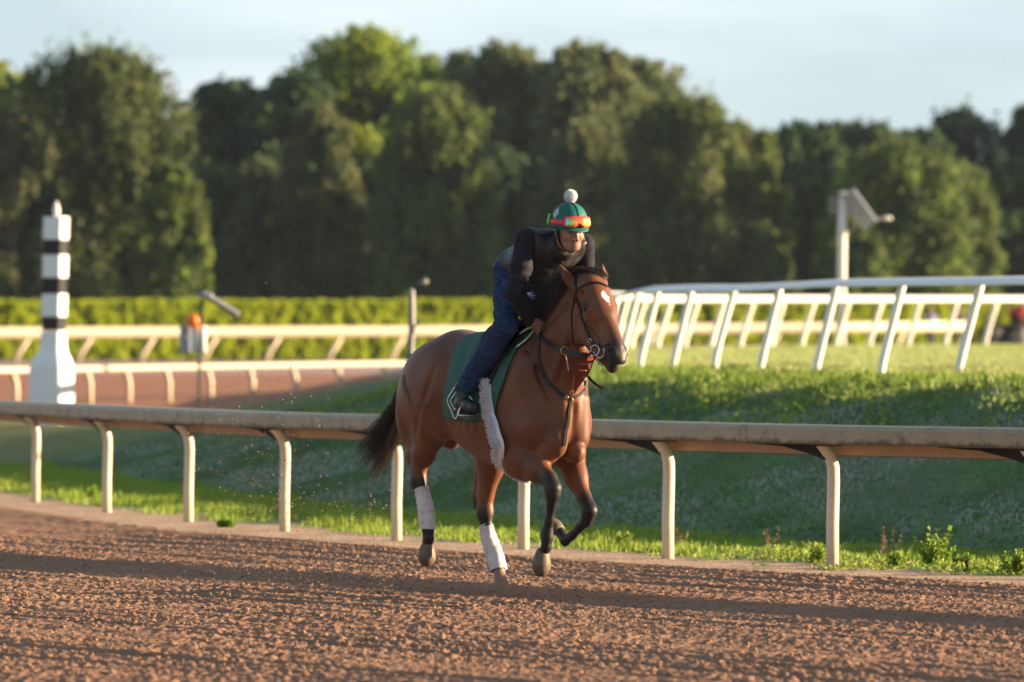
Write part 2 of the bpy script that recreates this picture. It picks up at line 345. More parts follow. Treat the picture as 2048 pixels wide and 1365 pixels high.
k = rng.random(len(X)) < np.clip(sstep(.15, .9, p+.75*cl), 0, 1)*(.5+.5*(cl > -.35)); X, Y, p, cl = X[k], Y[k], p[k], cl[k]
lively = np.array([.20, .32, .03]); yel = np.array([.36, .36, .06]); dk = np.array([.06, .15, .03])
m = rng.random((len(X), 1)); T = lively*(1-m*.5)+yel*m*.5; T = np.where((p > 2.9)[:, None], T*.5+dk*.5, T)
blades('verge_grass', X, Y, np.interp(X, [-3, 1.5], [.72, .58])*(.035+.055*rng.random(len(X)))*(1+1.1*np.clip(cl, 0, 1)), .007, T, 'bright sunlit green grass strip under the near rail')
n = 110000
Y = 38+36*rng.random(n); X = (rng.random(n)*2-1)*Y*.096; p = pdist(X, Y); k = (p > 2.5) & (p < 16); X, Y, p = X[k], Y[k], p[k]
wr_ = np.interp(Y, [50, 57.2, 71, 85], [7, 4.5, 1.3, .6]); k = (X < wr_-.1-.5*(rng.random(len(X)) < .6)-.35*vnoise(X*1.3, Y*.6, 57)); X, Y, p = X[k], Y[k], p[k]
pt = vnoise(X*1.1+5, Y*.5, 53)+.5*vnoise(X*3.3, Y*1.5, 54)+.25*vnoise(X*9, Y*5, 55)
m = rng.random((len(X), 1)); base = np.array([.085, .165, .055])*(1-m)+np.array([.14, .20, .075])*m
wv = (np.clip(pt*1.9+.1, 0, 1)*(rng.random(len(X)) < .65))[:, None]; base = base*(.75+.5*np.clip(vnoise(X*.6, Y*.3, 56)+.5, 0, 1))[:, None]; base = base*(1-wv)+np.array([.34, .36, .31])*wv
top = (sstep(6.0, 7.5, p))[:, None]; base = base*(1-top)+(np.array([.15, .27, .03])*(1-m)+np.array([.25, .28, .05])*m)*top
# low broad-leaved ground cover between the posts and on the crest
def herbs(name, X, Y, zr, size, tint, label):
    C_ = np.c_[X, Y, terrain(X, Y)+zr]; V_, F_, T_ = leafcards(C_, size, tint); return tag(mesh_np(name, V_, F_, MATS['grass'], attrs={'tint': T_}), label, 'ground cover', kind='stuff')
def leafcards(C, size, tint, flat=None):
    n = len(C); a = rng.normal(size=(n, 3)); a /= np.linalg.norm(a, axis=1)[:, None]; b = rng.normal(size=(n, 3)); b -= a*(a*b).sum(1)[:, None]; b /= np.linalg.norm(b, axis=1)[:, None]
    s = size[:, None]; V = np.stack([C-a*s, C-b*s*.55, C+a*s, C+b*s*.55], 1).reshape(-1, 3)
    return V, np.arange(4*n).reshape(-1, 4), np.repeat(tint, 4, axis=0)
hx_, hy_, hp_ = along_rail(60000, -.42, 1.5, 1.0, .25, .92); cc_ = vnoise(hx_*3, hy_*1.6, 58)+.5*vnoise(hx_*8, hy_*4, 59)+np.interp(hx_, [-2, 1.0, 1.6], [-.35, -.15, .35])-np.abs(hp_-np.interp(hx_, [0, 1.5, 2.5], [1.1, .7, .35]))*1.1
kk2 = cc_ > .05; hx_, hy_, cc_ = hx_[kk2], hy_[kk2], cc_[kk2]; m_ = rng.random((len(hx_), 1))
herbs('verge_herbs', hx_, hy_, rng.random(len(hx_))*(.02+.07*np.clip(cc_, 0, 1)), .010+.010*rng.random(len(hx_)), np.array([.20, .32, .03])*(1-m_)+np.array([.34, .36, .09])*m_, 'low leafy green ground cover creeping over the track edge at the right')
n_ = 26000; Y2 = 48+26*rng.random(n_); X2 = (rng.random(n_)*2-1)*Y2*.096; p2_ = pdist(X2, Y2); w2 = np.interp(Y2, [50, 57.2, 71, 85], [7, 4.5, 1.3, .6]); c2 = vnoise(X2*2.4, Y2*.9, 60)+.5*vnoise(X2*6, Y2*2.4, 61); k2 = (p2_ > 5.6) & (p2_ < 15) & (X2 < w2+.15) & (c2 > -.05); X2, Y2, c2 = X2[k2], Y2[k2], c2[k2]; m_ = rng.random((len(X2), 1))
herbs('crest_herbs', X2, Y2, rng.random(len(X2))*(.03+.10*np.clip(c2, 0, 1)), .022+.02*rng.random(len(X2)), np.array([.16, .27, .03])*(1-m_)+np.array([.28, .34, .06])*m_, 'leafy green clumps on the lit crest below the white rail')
blades('bank_grass', X, Y, (.022+.03*rng.random(len(X)))*(1+top[:, 0]*1.2*(.5+rng.random(len(X)))), .013, base, 'green and frosty seeded grass covering the bank')

# mown turf: short upright blades over the sheet
n = 80000; Y = 55+68*rng.random(n)**1.1; X = (rng.random(n)*1.02-.04)*Y*.093; wr_ = np.interp(Y, [54, 57.2, 71, 85, 97, 105, 125], [5.6, 4.7, 1.55, .7, .9, 1.6, 9.0]); k = (X > wr_+.1) & (Y < 126) & ((X+.012*(Y-70)) > -.5); X, Y = X[k], Y[k]
m = rng.random((len(X), 1)); T = np.array([.34, .40, .13])*(1-m)+np.array([.37, .41, .15])*m
blades('turf_grass', X, Y, .022+.012*rng.random(len(X)), .020, T, 'short pale sunlit turf of the inner course', lean=.2)
# weeds standing at the rail foot (one plant each)
def weed(x, y, h, nst, label, dry=False, seed=0):
    r = random.Random(seed); V = []; Fc = []; T = []
    z = tz(x, y)
    def quad(c, u, v, t):
        n = len(V); V.extend([c-u-v, c+u-v, c+u+v, c-u+v]); Fc.append((n, n+1, n+2, n+3)); T.extend([t]*4)
    for i in range(nst):
        a = r.random()*6.28; ln = h*(.5+.6*r.random()); sp = .35*r.random()*h*1.3
        tip = Vector((math.cos(a)*sp, math.sin(a)*sp, ln)); b0 = Vector((x+.05*r.uniform(-1, 1), y+.05*r.uniform(-1, 1), z))
        steps = 7
        for s_ in range(steps):
            c = b0+tip*((s_+.5)/steps); quad(c, Vector((.0022, 0, 0)), tip*.5/steps*1.05, (.16, .2, .05) if not dry else (.3, .2, .09))
            for _ in range(5 if not dry else 2):
                d = Vector((r.uniform(-1, 1), r.uniform(-1, 1), r.uniform(-.3, .9))).normalized(); e = d.orthogonal().normalized()
                sz = (.010+.014*r.random())*(1.2-s_/steps*.6)*(.6 if dry else 1)
                t = (.15+.12*r.random(), .27+.08*r.random(), .03) if not dry else (.26, .17, .09)
                quad(c+d*sz, d*sz, e*sz*.45, t)
    V = np.array([tuple(v) for v in V])
    loc = np.array([x, y, z]); o = mesh_np('weed', V-loc, np.array(Fc), MATS['grass'], attrs={'tint': np.array(T)}); o.location = (x, y, z)
    return tag(o, label, 'weed', 'weeds along the foot of the near rail')
def gpt(px, py):
    Z = CAM_H*F/(py-HORIZON); return (px-1024)*Z/F, Z
for i, (px, py, h, ns, lab, dry) in enumerate([
    (1868, 1132, .26, 16, 'tallest leafy green weed, right of the rightmost near post', False),
    (1790, 1135, .10, 12, 'low leafy weed between the rightmost post and the tall weed', False),
    (1930, 1143, .12, 14, 'leafy weed just right of the tall weed by the track', False),
    (2030, 1150, .16, 12, 'leafy weed at the right edge of the frame by the track', False),
    (1640, 1125, .12, 12, 'small green weed left of the foot of the rightmost post', False),
    (1775, 1112, .22, 6, 'dry reddish seed stalk left of the tallest weed', True),
    (1545, 1098, .16, 6, 'dry brown seed stalks between the two right-hand posts', True),
    (1370, 1092, .13, 5, 'dry seed stalk just right of the tall post beside the horse', True),
    (1240, 1095, .10, 10, 'small bushy weed right of the folded foreleg', False),
    (450, 1055, .07, 8, 'small white-flowered weed between third and fourth posts', False),
    (185, 1000, .14, 6, 'thin upright weed beside the second post from the left', False)]):
    x, y = gpt(px, py); weed(x, y, h, ns, lab, dry, 100+i)

# ------------------------------------------------------------ near rail
def path_sample(P, s):
    seg = np.linalg.norm(np.diff(P, axis=0), axis=1); cum = np.r_[0, np.cumsum(seg)]; s = min(max(s, 0), cum[-1]-1e-6)
    i = int(np.clip(np.searchsorted(cum, s, side='right')-1, 0, len(seg)-1)); t = (s-cum[i])/seg[i]
    return P[i]+(P[i+1]-P[i])*t
def smooth_path(P, k=8):
    P = np.array(P, float); out = []
    for i in range(len(P)-1):
        p0 = P[max(i-1, 0)]; p1 = P[i]; p2 = P[i+1]; p3 = P[min(i+2, len(P)-1)]
        for j in range(k):
            t = j/k; out.append(.5*((2*p1)+(-p0+p2)*t+(2*p0-5*p1+4*p2-p3)*t*t+(-p0+3*p1-3*p2+p3)*t**3))
    out.append(P[-1]); return np.array(out)
def sweep(P2, zs, section, name, m, parent, nsign=1):
    """sweep a closed section (n,u) along plan path P2 with base heights zs"""
    V = []; k = len(section)
    for i, p in enumerate(P2):
        d = P2[min(i+1, len(P2)-1)]-P2[max(i-1, 0)]; d = d/np.linalg.norm(d); nr = np.array([d[1], -d[0]])*nsign
        for (a, u) in section: V.append((p[0]+nr[0]*a, p[1]+nr[1]*a, zs[i]+u))
    Fc = []
    for i in range(len(P2)-1):
        for j in range(k): Fc.append((i*k+j, i*k+(j+1) % k, (i+1)*k+(j+1) % k, (i+1)*k+j))
    Fc += [tuple(range(k))[::-1], tuple((len(P2)-1)*k+j for j in range(k))]
    return mesh_py(name, V, Fc, m, parent)
near = tag(empty('running_rail', (0.086, 42.77, 0)), 'weathered cream running rail with curved posts edging the near dirt track', 'rail')
near_off = Matrix.Translation(Vector((-.086, -42.77, 0)))
def rel(o, root):
    o.location = o.location - root.location; return o
SP = smooth_path(RAIL, 8)
SPt = SP
cover = [(.17, .855), (.175, .87), (.178, .955), (.165, .978), (.13, .988), (-.13, .985), (-.17, .965), (-.18, .94), (-.18, .77), (-.168, .77), (-.168, .93), (-.155, .95), (-.12, .965), (.12, .968), (.155, .955), (.163, .93), (.163, .855)]
# joints of the cover in plan, taken where the photograph shows the seams
jx = [-8.6, -7.2, -4.6, -2.45, 1.72, 4.6, 7.1, 9.7]
jx = sorted(jx + [-.4])
segs = []
for a, b in zip(jx[:-1], jx[1:]):
    i0 = int(np.argmin(abs(SP[:, 0]-a))); i1 = int(np.argmin(abs(SP[:, 0]-b))); Pp = SP[i0:i1+1].copy()
    d = Pp[1]-Pp[0]; Pp[0] = Pp[0]+d/np.linalg.norm(d)*.006
    zz = .003*np.sin(np.arange(i0, i1+1)*.2)
    segs.append(rel(sweep(Pp, zz, cover, 'rail_cover', MATS['rail_cream'], near), near))
lip = [(-.166, .775), (-.150, .775), (-.150, .90), (-.166, .90)]
for a, b in zip(jx[:-1], jx[1:]):
    i0 = int(np.argmin(abs(SP[:, 0]-a))); i1 = int(np.argmin(abs(SP[:, 0]-b)))
    rel(sweep(SP[i0:i1+1], np.zeros(i1-i0+1), lip, 'back_plank', MATS['rail_back'], near), near)
for i, (x, y) in enumerate(RAIL[1:-1]):
    d = (RP[i+2]-RP[i]); d = d/np.linalg.norm(d); nr = Vector((d[1], -d[0], 0)); fw = Vector((d[0], d[1], 0)); b = Vector((x, y, 0))-near.location
    mb = MB(); mb.tube([b+Vector((0, 0, -.12)), b+Vector((.0, 0, .3)), b-nr*.008+Vector((0, 0, .6)), b-nr*.006+Vector((0, 0, .69)), b+nr*.012+Vector((0, 0, .755)), b+nr*.05+Vector((0, 0, .815)), b+nr*.10+Vector((0, 0, .865)), b+nr*.12+Vector((0, 0, .955))], .043, 14)
    mb.build('post', MATS['post_cream'], near)
    mb = MB(); o_ = b+nr*.06; t = .008
    tri = [(.0, .745), (.03, .96), (-1.05, .96), (-.95, .848), (-.50, .832), (-.16, .780)]
    V = [o_+fw*a+Vector((0, 0, z))+nr*s for s in (-t, t) for a, z in tri]; k = len(tri)
    mb.add(V, [tuple(range(k)), tuple(range(k, 2*k))[::-1]]+[(j, (j+1) % k, k+(j+1) % k, k+j) for j in range(k)])
    mb.box(o_+Vector((0, 0, .90)), (.10, .22, .12), Matrix(((fw.x, nr.x, 0), (fw.y, nr.y, 0), (0, 0, 1))))
    mb.build('bracket', MATS['bracket'], near, smooth=False)
# ------------------------------------------------------------ white turf rail (hairpin: near side, bend behind the horse, far side)
def gz(x, y): return float(terrain(np.array([x]), np.array([y]), False)[0])
def fence_posts(root, items, m, r, lean, bend=.12):
    """items: (x, y, z0, ztop); lean: horizontal vector from foot to top"""
    for (x, y, z0, z1) in items:
        b = Vector((x, y, z0))-root.location; h = z1-z0; L = Vector(lean)
        mb = MB(); mb.tube([b+Vector((0, 0, -.1)), b+L*.02+Vector((0, 0, .06*h)), b+L*.07+Vector((0, 0, .16*h)), b+L*.20+Vector((0, 0, .29*h)), b+L*.55+Vector((0, 0, .60*h)), b+L*.88+Vector((0, 0, .89*h)), b+L+Vector((0, 0, h))], r, 10)
        mb.build('post', m, root)
def round_sec(r, n=12, cz=0, sx=1, sz=1):
    return [(r*sx*math.cos(2*math.pi*k/n), cz+r*sz*math.sin(2*math.pi*k/n)) for k in range(n)]
S9 = .9375
nearside = [(1240, 736, 73.6), (1279, 739, 71.2), (1345, 745, 69.0), (1429, 733, 66.8), (1519, 753, 64.3), (1631, 755, 61.8), (1761, 755, 59.5), (1916, 757, 57.2), (2105, 760, 54.9)]
tops = [584, 581, 579, 579, 575, 569, 567, 565, 562]
wroot = tag(empty('turf_rail', (4.3, 60, 1.2)), 'white turf rail with leaning posts bending back behind the horse', 'rail')
items = []; railN = []
for (px, py, Z), ty in zip(nearside, tops):
    x = (px-1024)*Z/F; z0 = CAM_H+(HORIZON-py)*Z/F; z1 = CAM_H+(HORIZON-ty)*Z/F
    items.append((x, Z, z0-.03, z1+.02)); railN.append((x+.25, Z, z1))
fence_posts(wroot, items, MATS['white_rail'], .043, (.235, -.03, 0))
far_px = [1289, 1341, 1395, 1448, 1506, 1567, 1628, 1697, 1763, 1840, 1914, 1993, 2075]
railF = []; items = []
for i, px in enumerate(far_px):
    Z = 105+i*1.45; x = (px-1024)*Z/F - .25; z1 = CAM_H+(HORIZON-604)*Z/F; z0 = CAM_H+(HORIZON-692)*Z/F
    items.append((x, Z, z0-.05, z1)); railF.append((x+.27, Z, z1+.03))
fence_posts(wroot, items, MATS['white_rail'], .055, (.25, 0, 0))
bend = [(1.45, 80, railN[0][2]-.02), (1.30, 88, 2.34), (1.55, 95, 2.38), (2.0, 100, 2.41)]
items = [(x-.2, y, gz(x, y)-.05, z) for x, y, z in bend]; fence_posts(wroot, items, MATS['white_rail'], .055, (.22, 0, 0))
full = railN[::-1]+bend+railF
fp = smooth_path([(x, y, z) for x, y, z in full], 6)
def sweep3(P, section, name, m, parent, hide=None):
    V = []; k = len(section)
    for i, p in enumerate(P):
        d = P[min(i+1, len(P)-1)][:2]-P[max(i-1, 0)][:2]; d = d/np.linalg.norm(d); nr = np.array([d[1], -d[0]])
        for (a, u) in section: V.append((p[0]+nr[0]*a, p[1]+nr[1]*a, p[2]+u))
    Fc = [(i*k+j, i*k+(j+1) % k, (i+1)*k+(j+1) % k, (i+1)*k+j) for i in range(len(P)-1) for j in range(k)]
    Fc += [tuple(range(k))[::-1], tuple((len(P)-1)*k+j for j in range(k))]
    o = mesh_py(name, [Vector(v)-parent.location for v in V], Fc, m, parent, True); return o
sec = [(-.16, -.02), (-.17, .02), (-.13, .075), (-.03, .10), (.08, .095), (.16, .05), (.17, .0), (.15, -.03), (.05, -.05), (-.1, -.05)]
slant = [(-.15, -.035), (-.16, -.025), (-.15, -.005), (.12, .060), (.14, .056), (.145, .04), (.12, .02), (-.10, -.030)]
kk_ = int(np.argmin(abs(fp[:, 1]-84)+1e3*(np.arange(len(fp)) > len(fp)*.6)))
sweep3(fp[:kk_+1], slant, 'top_rail', MATS['white_rail'], wroot); sweep3(fp[kk_:], sec, 'top_rail', MATS['white_rail'], wroot)

# ------------------------------------------------------------ cream rail round the far dirt track
r2 = tag(empty('dirt_track_rail', (-6, 115, .3)), 'cream rail with curved posts in front of the far brown dirt track, left', 'rail')
P2 = []
for i, px in enumerate([-145, -55, 32, 103, 180, 258, 338, 421, 505, 591, 680, 775, 862, 950]):
    Z = 107+i*1.9; x = (px-1024)*Z/F; z0 = gz(x, Z); P2.append((x, Z, z0))
for (x, y, z0) in P2:
    b = Vector((x, y, z0))-r2.location; mb = MB()
    top = 1.5+(HORIZON-np.interp(x*F/y+1024, [0, 760], [744, 731]))*y/F - z0
    mb.tube([b+Vector((0, 0, -.1)), b+Vector((0, 0, top*.62)), b+Vector((-.03, 0, top*.8)), b+Vector((-.10, 0, top)), b+Vector((-.10, 0, top+.08))], .06, 10)
    mb.build('post', MATS['far_rail'], r2)
path = smooth_path([(x-.1, y, 1.5+(HORIZON-np.interp(x*F/y+1024, [0, 760], [741, 728]))*y/F) for x, y, z in P2], 4)
sweep3(path, [(-.17, -.04), (-.17, .03), (-.13, .06), (.13, .06), (.17, .03), (.17, -.04), (.13, -.055), (-.13, -.055)], 'top_rail', MATS['far_rail'], r2)
# ------------------------------------------------------------ third rail, in front of the hedge
r3 = tag(empty('hedge_rail', (-2, 187, 1.2)), 'long cream rail with leaning posts running in front of the clipped hedge', 'rail')
P3 = []; i = 0; px = -205
while px < 1935:
    P3.append(px); px += 125
for px in P3:
    Z = 187.+.58*(px-1024)*187/F; x = (px-1024)*Z/F; ty = np.interp(px, [0, 830, 1930], [672, 671, 661]); by = np.interp(px, [0, 830, 1930], [719, 719, 712])
    z1 = CAM_H+(HORIZON-ty)*Z/F; z0 = CAM_H+(HORIZON-by)*Z/F; b = Vector((x, Z, z0))-r3.location; mb = MB()
    mb.tube([b+Vector((-.25, 0, -.15)), b+Vector((-.12, 0, .2)), b+Vector((.24, 0, z1-z0))], .075, 8); mb.build('post', MATS['far_rail'], r3)
zq = lambda px: 187.+.58*(px-1024)*187/F
path = np.array([((px-1024)*zq(px)/F+.2, zq(px), CAM_H+(HORIZON-np.interp(px, [0, 830, 1930], [666, 663, 653]))*zq(px)/F) for px in [-260, 0, 400, 830, 1200, 1600, 1915]])
sweep3(path, [(-.15, -.15), (-.15, .13), (-.1, .17), (.1, .17), (.15, .13), (.15, -.15)], 'top_rail', MATS['far_rail'], r3)

# ------------------------------------------------------------ striped distance pole
Z = 88.; s = Z/F
def pxv(px, py, Z): return world_pt(px, py, Z)
base = pxv(103, 862, Z); gp = tz(base.x, Z)
sp = tag(empty('striped_pole', (base.x, Z, gp-.02)), 'tall black and white banded distance pole with a pointed cap on the left', 'pole')
rot = Matrix.Rotation(-R(21), 3, 'Z')
def zof(py): return CAM_H+(HORIZON-py)*Z/F - sp.location.z
def frustum(mb, rows, rot, bev=.02):
    V = []; k = 8
    for (w, z, cxo) in rows:
        h = w/2; b = bev
        for q in ((h-b, h), (-h+b, h), (-h, h-b), (-h, -h+b), (-h+b, -h), (h-b, -h), (h, -h+b), (h, h-b)): V.append(rot @ Vector((q[0], q[1], 0))+Vector((cxo, 0, z)))
    Fc = [(i*k+j, i*k+(j+1) % k, (i+1)*k+(j+1) % k, (i+1)*k+j) for i in range(len(rows)-1) for j in range(k)]
    Fc += [tuple(range(k))[::-1], tuple((len(rows)-1)*k+j for j in range(k))]
    mb.add(V, Fc)
wb_ = .532; wc_ = .292
cxo = lambda py: np.interp(py, [432, 862], [.075, 0])
mb = MB(); frustum(mb, [(wb_, -.1, 0), (wb_, zof(742), 0), (wb_*.97, zof(730), 0), (wb_*.85, zof(718), .01), (wc_*1.22, zof(706), .02), (wc_*1.08, zof(690), .03), (wc_*1.04, zof(662.5), .035)], rot, .02); mb.build('pedestal', MATS['pole_white'], sp, False)
ys = [662, 637, 590, 561, 513, 479, 434]
bands = [('black_band', 662, 634), ('white_band', 634, 588), ('black_band', 588, 556), ('white_band', 556, 510), ('black_band', 510, 480), ('white_band', 480, 434)]
for nm, y0, y1 in bands:
    w = wc_*(1.04 if 'white' in nm else .96); mb = MB(); frustum(mb, [(w*.98, zof(y0)+.002, cxo(y0)), (w, zof(y0)+.01, cxo(y0)), (w, zof(y1)-.01, cxo(y1)), (w*.98, zof(y1)-.002, cxo(y1))], rot, .012)
    mb.build(nm, MATS['pole_white' if 'white' in nm else 'pole_black'], sp, False)
mb = MB(); pr = [(434, .035), (428, .05), (420, .055), (414, .045), (408, .03), (402, .006)]
mb.tube([(cxo(434), 0, zof(y)) for y, r in pr], [r for y, r in pr], 10); mb.build('finial', MATS['pale_plastic'], sp)

# ------------------------------------------------------------ timing beacon on a thin post
Z = 84.; b = pxv(398, 812, Z); bz = tz(b.x, Z); bt = tag(empty('timing_beacon', (b.x, Z, bz)), 'thin post with solar panel, orange beacon and pale boxes left of the horse', 'beacon')
L = lambda px, py, dy=0: pxv(px, py, Z)+Vector((0, dy, 0))-bt.location
MB().tube([L(397, 860)-Vector((0, 0, .3)), L(399, 720), L(404, 600)], .022, 8).build('post', MATS['dark_metal'], bt)
mb = MB(); rotp = Matrix.Rotation(R(32), 3, 'Y') @ Matrix.Rotation(R(4), 3, 'X')
mb.box(L(442, 608), (.62, .42, .05), rotp, .01); mb.build('solar_panel', MATS['grey_metal'], bt, False)
mb = MB(); mb.box(L(441.4, 608.8)+rotp @ Vector((0, 0, -.03)), (.56, .38, .012), rotp); mb.build('panel_face', MATS['dark_metal'], bt, False)
mb = MB(); mb.box(L(411, 592, -.05), (.20, .18, .085), None, .01); mb.build('control_box', MATS['grey_box'], bt, False)
mb = MB(); mb.tube([L(388, 654, -.2), L(388, 638, -.2), L(388, 630, -.2)], [.095, .095, .06], 12); mb.build('beacon_lamp', MATS['orange_lens'], bt)
mb = MB(); mb.box(L(373, 679, .05), (.17, .16, .40), Matrix.Rotation(R(-18), 3, 'Z'), .015); mb.build('battery_box', MATS['grey_box'], bt, False)
for px in (391, 407):
    mb = MB(); mb.tube([L(px, 706, -.14), L(px, 704, -.14), L(px, 655, -.14), L(px, 652, -.14)], [.03, .052, .052, .03], 12); mb.build('cylinder_case', MATS['pale_plastic'], bt)
mb = MB(); mb.sphere(L(376, 675, -.10), .03, 8, 6, (1, .4, 1.2)); mb.build('small_light', MATS['pale_plastic'], bt)
mb = MB(); mb.sphere(L(374, 662, -.10), .026, 8, 6, (1, .4, 1)); mb.build('small_light', MATS['red_paint'], bt)

# ------------------------------------------------------------ grey camera post behind the horse's rump
Z = 73.; b = pxv(823, 740, Z); cpz = tz(b.x, Z); cp_ = tag(empty('camera_post', (b.x, Z, cpz)), 'weathered grey post with a small tilted camera behind the horse rump', 'post')
L = lambda px, py, dy=0: pxv(px, py, Z)+Vector((0, dy, 0))-cp_.location
mb = MB(); mb.tube([L(821, 800)-Vector((0, 0, .2)), L(821, 700), L(824, 655), L(823, 585), L(822, 576)], [.048, .046, .044, .040, .03], 10); mb.build('post', MATS['grey_metal'], cp_)
mb = MB(); mb.tube([L(822, 580), L(834, 568), L(842, 566)], .022, 8); mb.build('arm', MATS['dark_metal'], cp_)
mb = MB(); mb.tube([L(838, 570), L(855, 560)], [.035, .04], 10); mb.build('camera_head', MATS['grey_metal'], cp_)
mb = MB(); mb.tube([L(823, 655, -.05), L(836, 652, -.05)], .02, 8); mb.build('clamp', MATS['grey_metal'], cp_)

# ------------------------------------------------------------ solar lamp post behind the white rail
Z = 116.; b = pxv(1682, 690, Z); sl = tag(empty('solar_lamp_post', (b.x, Z, tz(b.x, Z))), 'pale post carrying a tilted solar panel and lamp arm above the white rail', 'lamp post')
L = lambda px, py, dy=0: pxv(px, py, Z)+Vector((0, dy, 0))-sl.location
mb = MB(); mb.tube([L(1681, 700)-Vector((0, 0, .3)), L(1684, 480), L(1686, 396), L(1687, 393)], [.10, .094, .09, .05], 14); mb.build('post', MATS['pale_plastic'], sl)
mb = MB(); mb.sphere(L(1686, 463, -.06), .095, 10, 8); mb.build('clamp', MATS['pale_plastic'], sl)
mb = MB(); rp = Matrix.Rotation(R(54), 3, 'Y') @ Matrix.Rotation(R(-28), 3, 'X'); mb.box(L(1716, 420, -.25), (.82, .62, .05), rp, .01); mb.build('solar_panel', MATS['grey_box'], sl, False)
mb = MB(); mb.box(L(1690, 386), (.26, .16, .05), None, .01); mb.build('cap_plate', MATS['pale_plastic'], sl, False)
mb = MB(); mb.box(L(1667, 411, .05), (.16, .16, .36), None, .015); mb.build('control_box', MATS['grey_metal'], sl, False)
mb = MB(); mb.tube([L(1698, 462), L(1728, 442), L(1766, 437)], .026, 8); mb.build('arm', MATS['grey_metal'], sl)
mb = MB(); mb.sphere(L(1774, 437), .070, 10, 8, (1.5, 1, .65)); mb.build('lamp_head', MATS['pale_plastic'], sl)

# ------------------------------------------------------------ hedge
def leafcards(C, size, tint, flat=None):
    n = len(C); a = rng.normal(size=(n, 3)); a /= np.linalg.norm(a, axis=1)[:, None]; b = rng.normal(size=(n, 3)); b -= a*(a*b).sum(1)[:, None]; b /= np.linalg.norm(b, axis=1)[:, None]
    s = size[:, None]; V = np.stack([C-a*s, C-b*s*.55, C+a*s, C+b*s*.55], 1).reshape(-1, 3)
    return V, np.arange(4*n).reshape(-1, 4), np.repeat(tint, 4, axis=0)
n = 90000
hx = (rng.random(n)*2-1)*21.5; u = rng.random(n); topz = 3.22+.07*vnoise(hx*1.2, hx*0, 61)+.05*vnoise(hx*4, hx*0, 62)
topz = topz + np.interp(hx, [-18, 4, 18], [0, .0, -.06])
onTop = rng.random(n) < .3
hz = np.where(onTop, topz-.08*rng.random(n), 1.05+(topz-1.05)*u)
hyc = 191+(hx+21.5)*.50; topz = 1.5+(98-1.5*vnoise(hx*1.2, hx*0, 61)-1.2*vnoise(hx*3.7, hx*0, 62))*hyc/F; hz = np.where(onTop, topz-.12*rng.random(n), 1.0+(topz-1.0)*u); hy = hyc+np.where(onTop, 2.0*rng.random(n), .12*vnoise(hx*2.0, hz*1.7, 63)+.16*vnoise(hx*6, hz*4, 65)+.30*rng.random(n))
g1 = np.array([.50, .54, .035]); g2 = np.array([.36, .44, .03]); w = rng.random((n, 1))*.6+.2+.35*vnoise(hx*1.3, hz*1.6, 64)[:, None]; w = np.clip(w, 0, 1)
Vv, Fv, Tv = leafcards(np.c_[hx, hy, hz]-np.array([0, 197, 1.1]),   .06+.05*rng.random(n), g1*w+g2*(1-w))
hd = mesh_np('hedge', Vv, Fv, MATS['leaf'], attrs={'tint': Tv}); hd.location = (0, 197, 1.1); tag(hd, 'long clipped yellow green hedge running across behind the rails', 'hedge')
mb = MB(); mb.box((0, 6.9, .7), (46, 1.0, 1.9), Matrix.Rotation(math.atan(.50), 3, 'Z')); hc = mb.build('hedge_core', MATS['bark'], hd, False)

